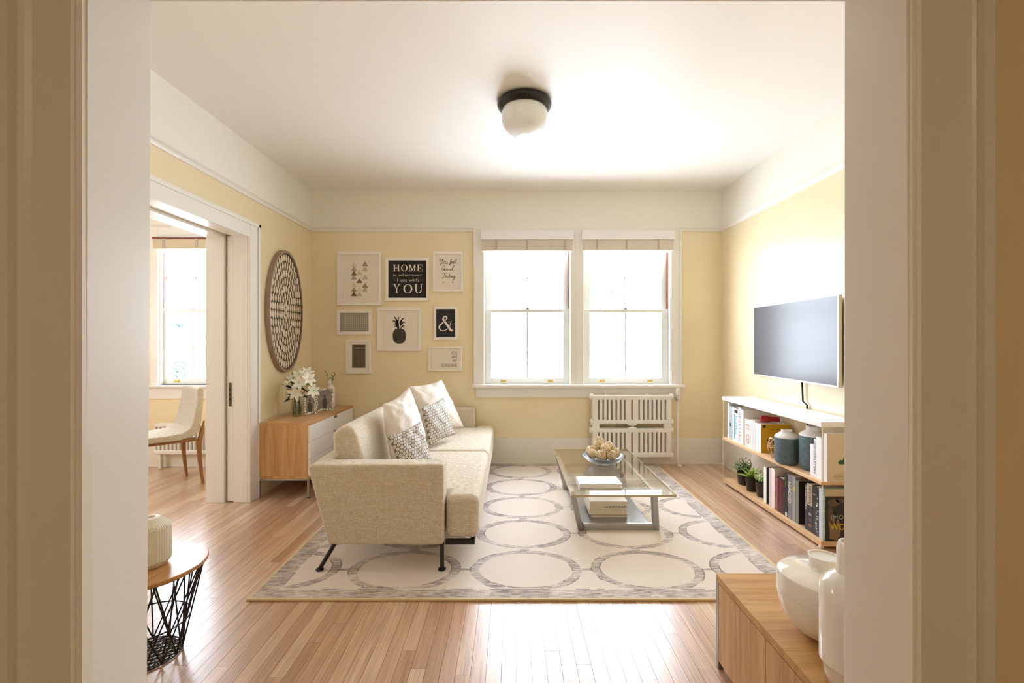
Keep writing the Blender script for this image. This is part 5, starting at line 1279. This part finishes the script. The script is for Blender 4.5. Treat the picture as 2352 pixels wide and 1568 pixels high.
# ---------------------------------------------------------------- foreground right cabinet with vases
zc = 0.35
bx0 = (1644.4-CX)*((H-zc)*F/(1316-CY))/F; by1 = (H-zc)*F/(1316-CY)
r = thing('foreground_cabinet', 'low oak cabinet with steel frame in the right foreground', 'cabinet', (bx0+0.35, 1.43, 0))
yA = 1.10
MB().box(bx0, yA, zc-0.026, bx0+0.62, by1, zc).build('top_panel', M['oakx'], r, 0.0012)
MB().box(bx0+0.012, yA+0.01, 0.03, bx0+0.60, by1-0.012, zc-0.027).build('carcass', M['oakz'], r, 0.001)
for k, (ya, yb) in enumerate(((yA+0.012, 1.40), (1.403, by1-0.022))):
    MB().box(bx0+0.0, ya, 0.032, bx0+0.0125, yb, zc-0.029).build('door', M['oakz'], r, 0.0008)
for y in (by1-0.020, yA):
    MB().box(bx0, y, 0, bx0+0.020, y+0.020, zc-0.0265).build('leg', M['steel'], r, 0.001)
    MB().box(bx0+0.60, y, 0, bx0+0.62, y+0.020, zc-0.0265).build('leg', M['steel'], r, 0.001)
v1 = Vector(((1893-CX)*1.372/F, 1.372, zc)); R1 = 0.125
t = thing('round_vase', 'wide rounded glossy white vase on the foreground cabinet', 'vase', v1)
MB().lathe([(0.045, 0), (0.052, 0.003), (0.085, 0.025), (0.112, 0.062), (0.123, 0.100), (0.1255, 0.128)], v1, 56).build('lower_body', M['ceramic'], t, smooth=True)
MB().lathe([(0.1250, 0.1285), (0.1255, 0.165), (0.122, 0.182), (0.110, 0.191), (0.060, 0.200), (0.042, 0.203), (0.039, 0.208), (0.039, 0.232), (0.042, 0.240), (0.037, 0.240), (0.036, 0.236), (0, 0.2355)], v1, 56).build('upper_body', M['ceramic'], t, smooth=True)
v2 = Vector(((1958-CX)*1.172/F, 1.172, zc))
tag(MB().lathe([(0.052, 0), (0.056, 0.003), (0.064, 0.030), (0.068, 0.055), (0.0725, 0.060), (0.0725, 0.235), (0.068, 0.262), (0.050, 0.278), (0.036, 0.288), (0.034, 0.30), (0.034, 0.352), (0.030, 0.366), (0.024, 0.366), (0.022, 0.29), (0, 0.27)], v2, 56).build('bottle_vase', M['ceramic'], None, smooth=True),
    'tall glossy white bottle vase nearest the right door post', 'vase')

# ---------------------------------------------------------------- wire basket side table at left
tc_ = Vector((-1.429, 1.795, 0)); zt2 = 0.358
r = thing('wire_side_table', 'round side table with wooden top on black wire basket', 'table', tc_)
MB().lathe([(0, zt2-0.016), (0.196, zt2-0.016), (0.199, zt2-0.012), (0.199, zt2-0.002), (0.197, zt2), (0, zt2)], tc_, 64).build('table_top', wood('side table oak', '#a87845', '#cb9b64', 'y', 0.3), r, smooth=True)
def rt(z): return 0.110+(0.185-0.110)*(z/(zt2-0.02))
def ringp(R, z, n=40): return [tc_+Vector((R*math.cos(2*PI*k/n), R*math.sin(2*PI*k/n), z)) for k in range(n)]
for z in (0.005, 0.135, zt2-0.0195):
    MB().tube(ringp(rt(z), z), 0.0028, 6, closed=True).build('ring', M['wire'], r, smooth=True)
nb = 12
for k in range(nb):
    for s in (1, -1, 0):
        a0 = 2*PI*k/nb; a1 = a0+s*2*PI/nb*1.5
        if s == 0: a1 = a0+0.12
        zb_, zt3 = 0.005, zt2-0.0195
        mb = MB(); p0 = tc_+Vector((rt(zb_)*math.cos(a0), rt(zb_)*math.sin(a0), zb_)); p1 = tc_+Vector((rt(zt3)*math.cos(a1), rt(zt3)*math.sin(a1), zt3))
        pm = (p0+p1)/2
        mb.tube([p0, p1], 0.0028, 6).build('wire', M['wire'], r)
gm = MB()
for k in range(-4, 5):
    d = k*0.024; hlf = math.sqrt(max(0.110**2-d*d, 0))
    for ang in (0.5, 1.5, 2.55):
        u = Vector((math.cos(ang), math.sin(ang), 0)); v = Vector((-u.y, u.x, 0)); gm.tube([tc_+v*d-u*hlf+Vector((0, 0, 0.005)), tc_+v*d+u*hlf+Vector((0, 0, 0.005))], 0.0022, 5)
gm.build('base_grid', M['wire'], r)
vc = Vector(((346-CX)*1.79/F, 1.79, zt2))
tag(MB().lathe([(0.048, 0), (0.052, 0.002), (0.066, 0.022), (0.0665, 0.026), (0.0665, 0.150), (0.062, 0.160), (0.030, 0.186), (0.016, 0.188), (0.014, 0.182), (0, 0.16)], vc, 96, rib=0.014).build('ribbed_vase', mat('ribbed cream ceramic', '#ddd6c4', 0.5), None, smooth=False),
    'ribbed cream ceramic vase on the round wire side table', 'vase')

# ---------------------------------------------------------------- trees outside, mostly lost in the bright sky
def outside_tree(label, x, y, z0, z1, w, n, col, leafn, seed, conifer):
    rg = random.Random(seed); t = thing('tree', label, 'tree', (x, y, -4))
    MB().tube([(x, y, -4), (x+0.05, y, -1), (x, y, z0+(z1-z0)*0.8)], [0.09, 0.07, 0.015], 8).build('trunk', mat('bark '+leafn, '#5a4c42', 0.9), t)
    mb = MB()
    for k in range(n):
        u = rg.random(); z = z0+(z1-z0)*u; ww = w*((1-u)*0.9+0.1 if conifer else math.sin(PI*(0.1+0.85*u)))
        a = rg.uniform(0, 2*PI); rr = ww*math.sqrt(rg.random()); p = Vector((x+rr*math.cos(a), y+rr*math.sin(a), z))
        d = Vector((rg.gauss(0, 1), rg.gauss(0, 1), rg.gauss(0, 0.6))).normalized(); e = d.orthogonal().normalized(); L = rg.uniform(0.05, 0.10)
        mb.add([p, p+d*L*0.5+e*L*0.3, p+d*L, p+d*L*0.5-e*L*0.3], [(0, 1, 2, 3)])
    mb.build('foliage', mat('foliage '+leafn, col, 0.8), t, kind='stuff')
outside_tree('pale leafy tree outside the right window of the window pair', 2.15, 9.5, 0.4, 2.3, 0.62, 420, '#46504e', 'loose', 5, False)
outside_tree('narrow bluish tree outside the dining room window', -6.55, 9.0, 0.2, 1.75, 0.20, 420, '#3c5456', 'narrow', 6, True)
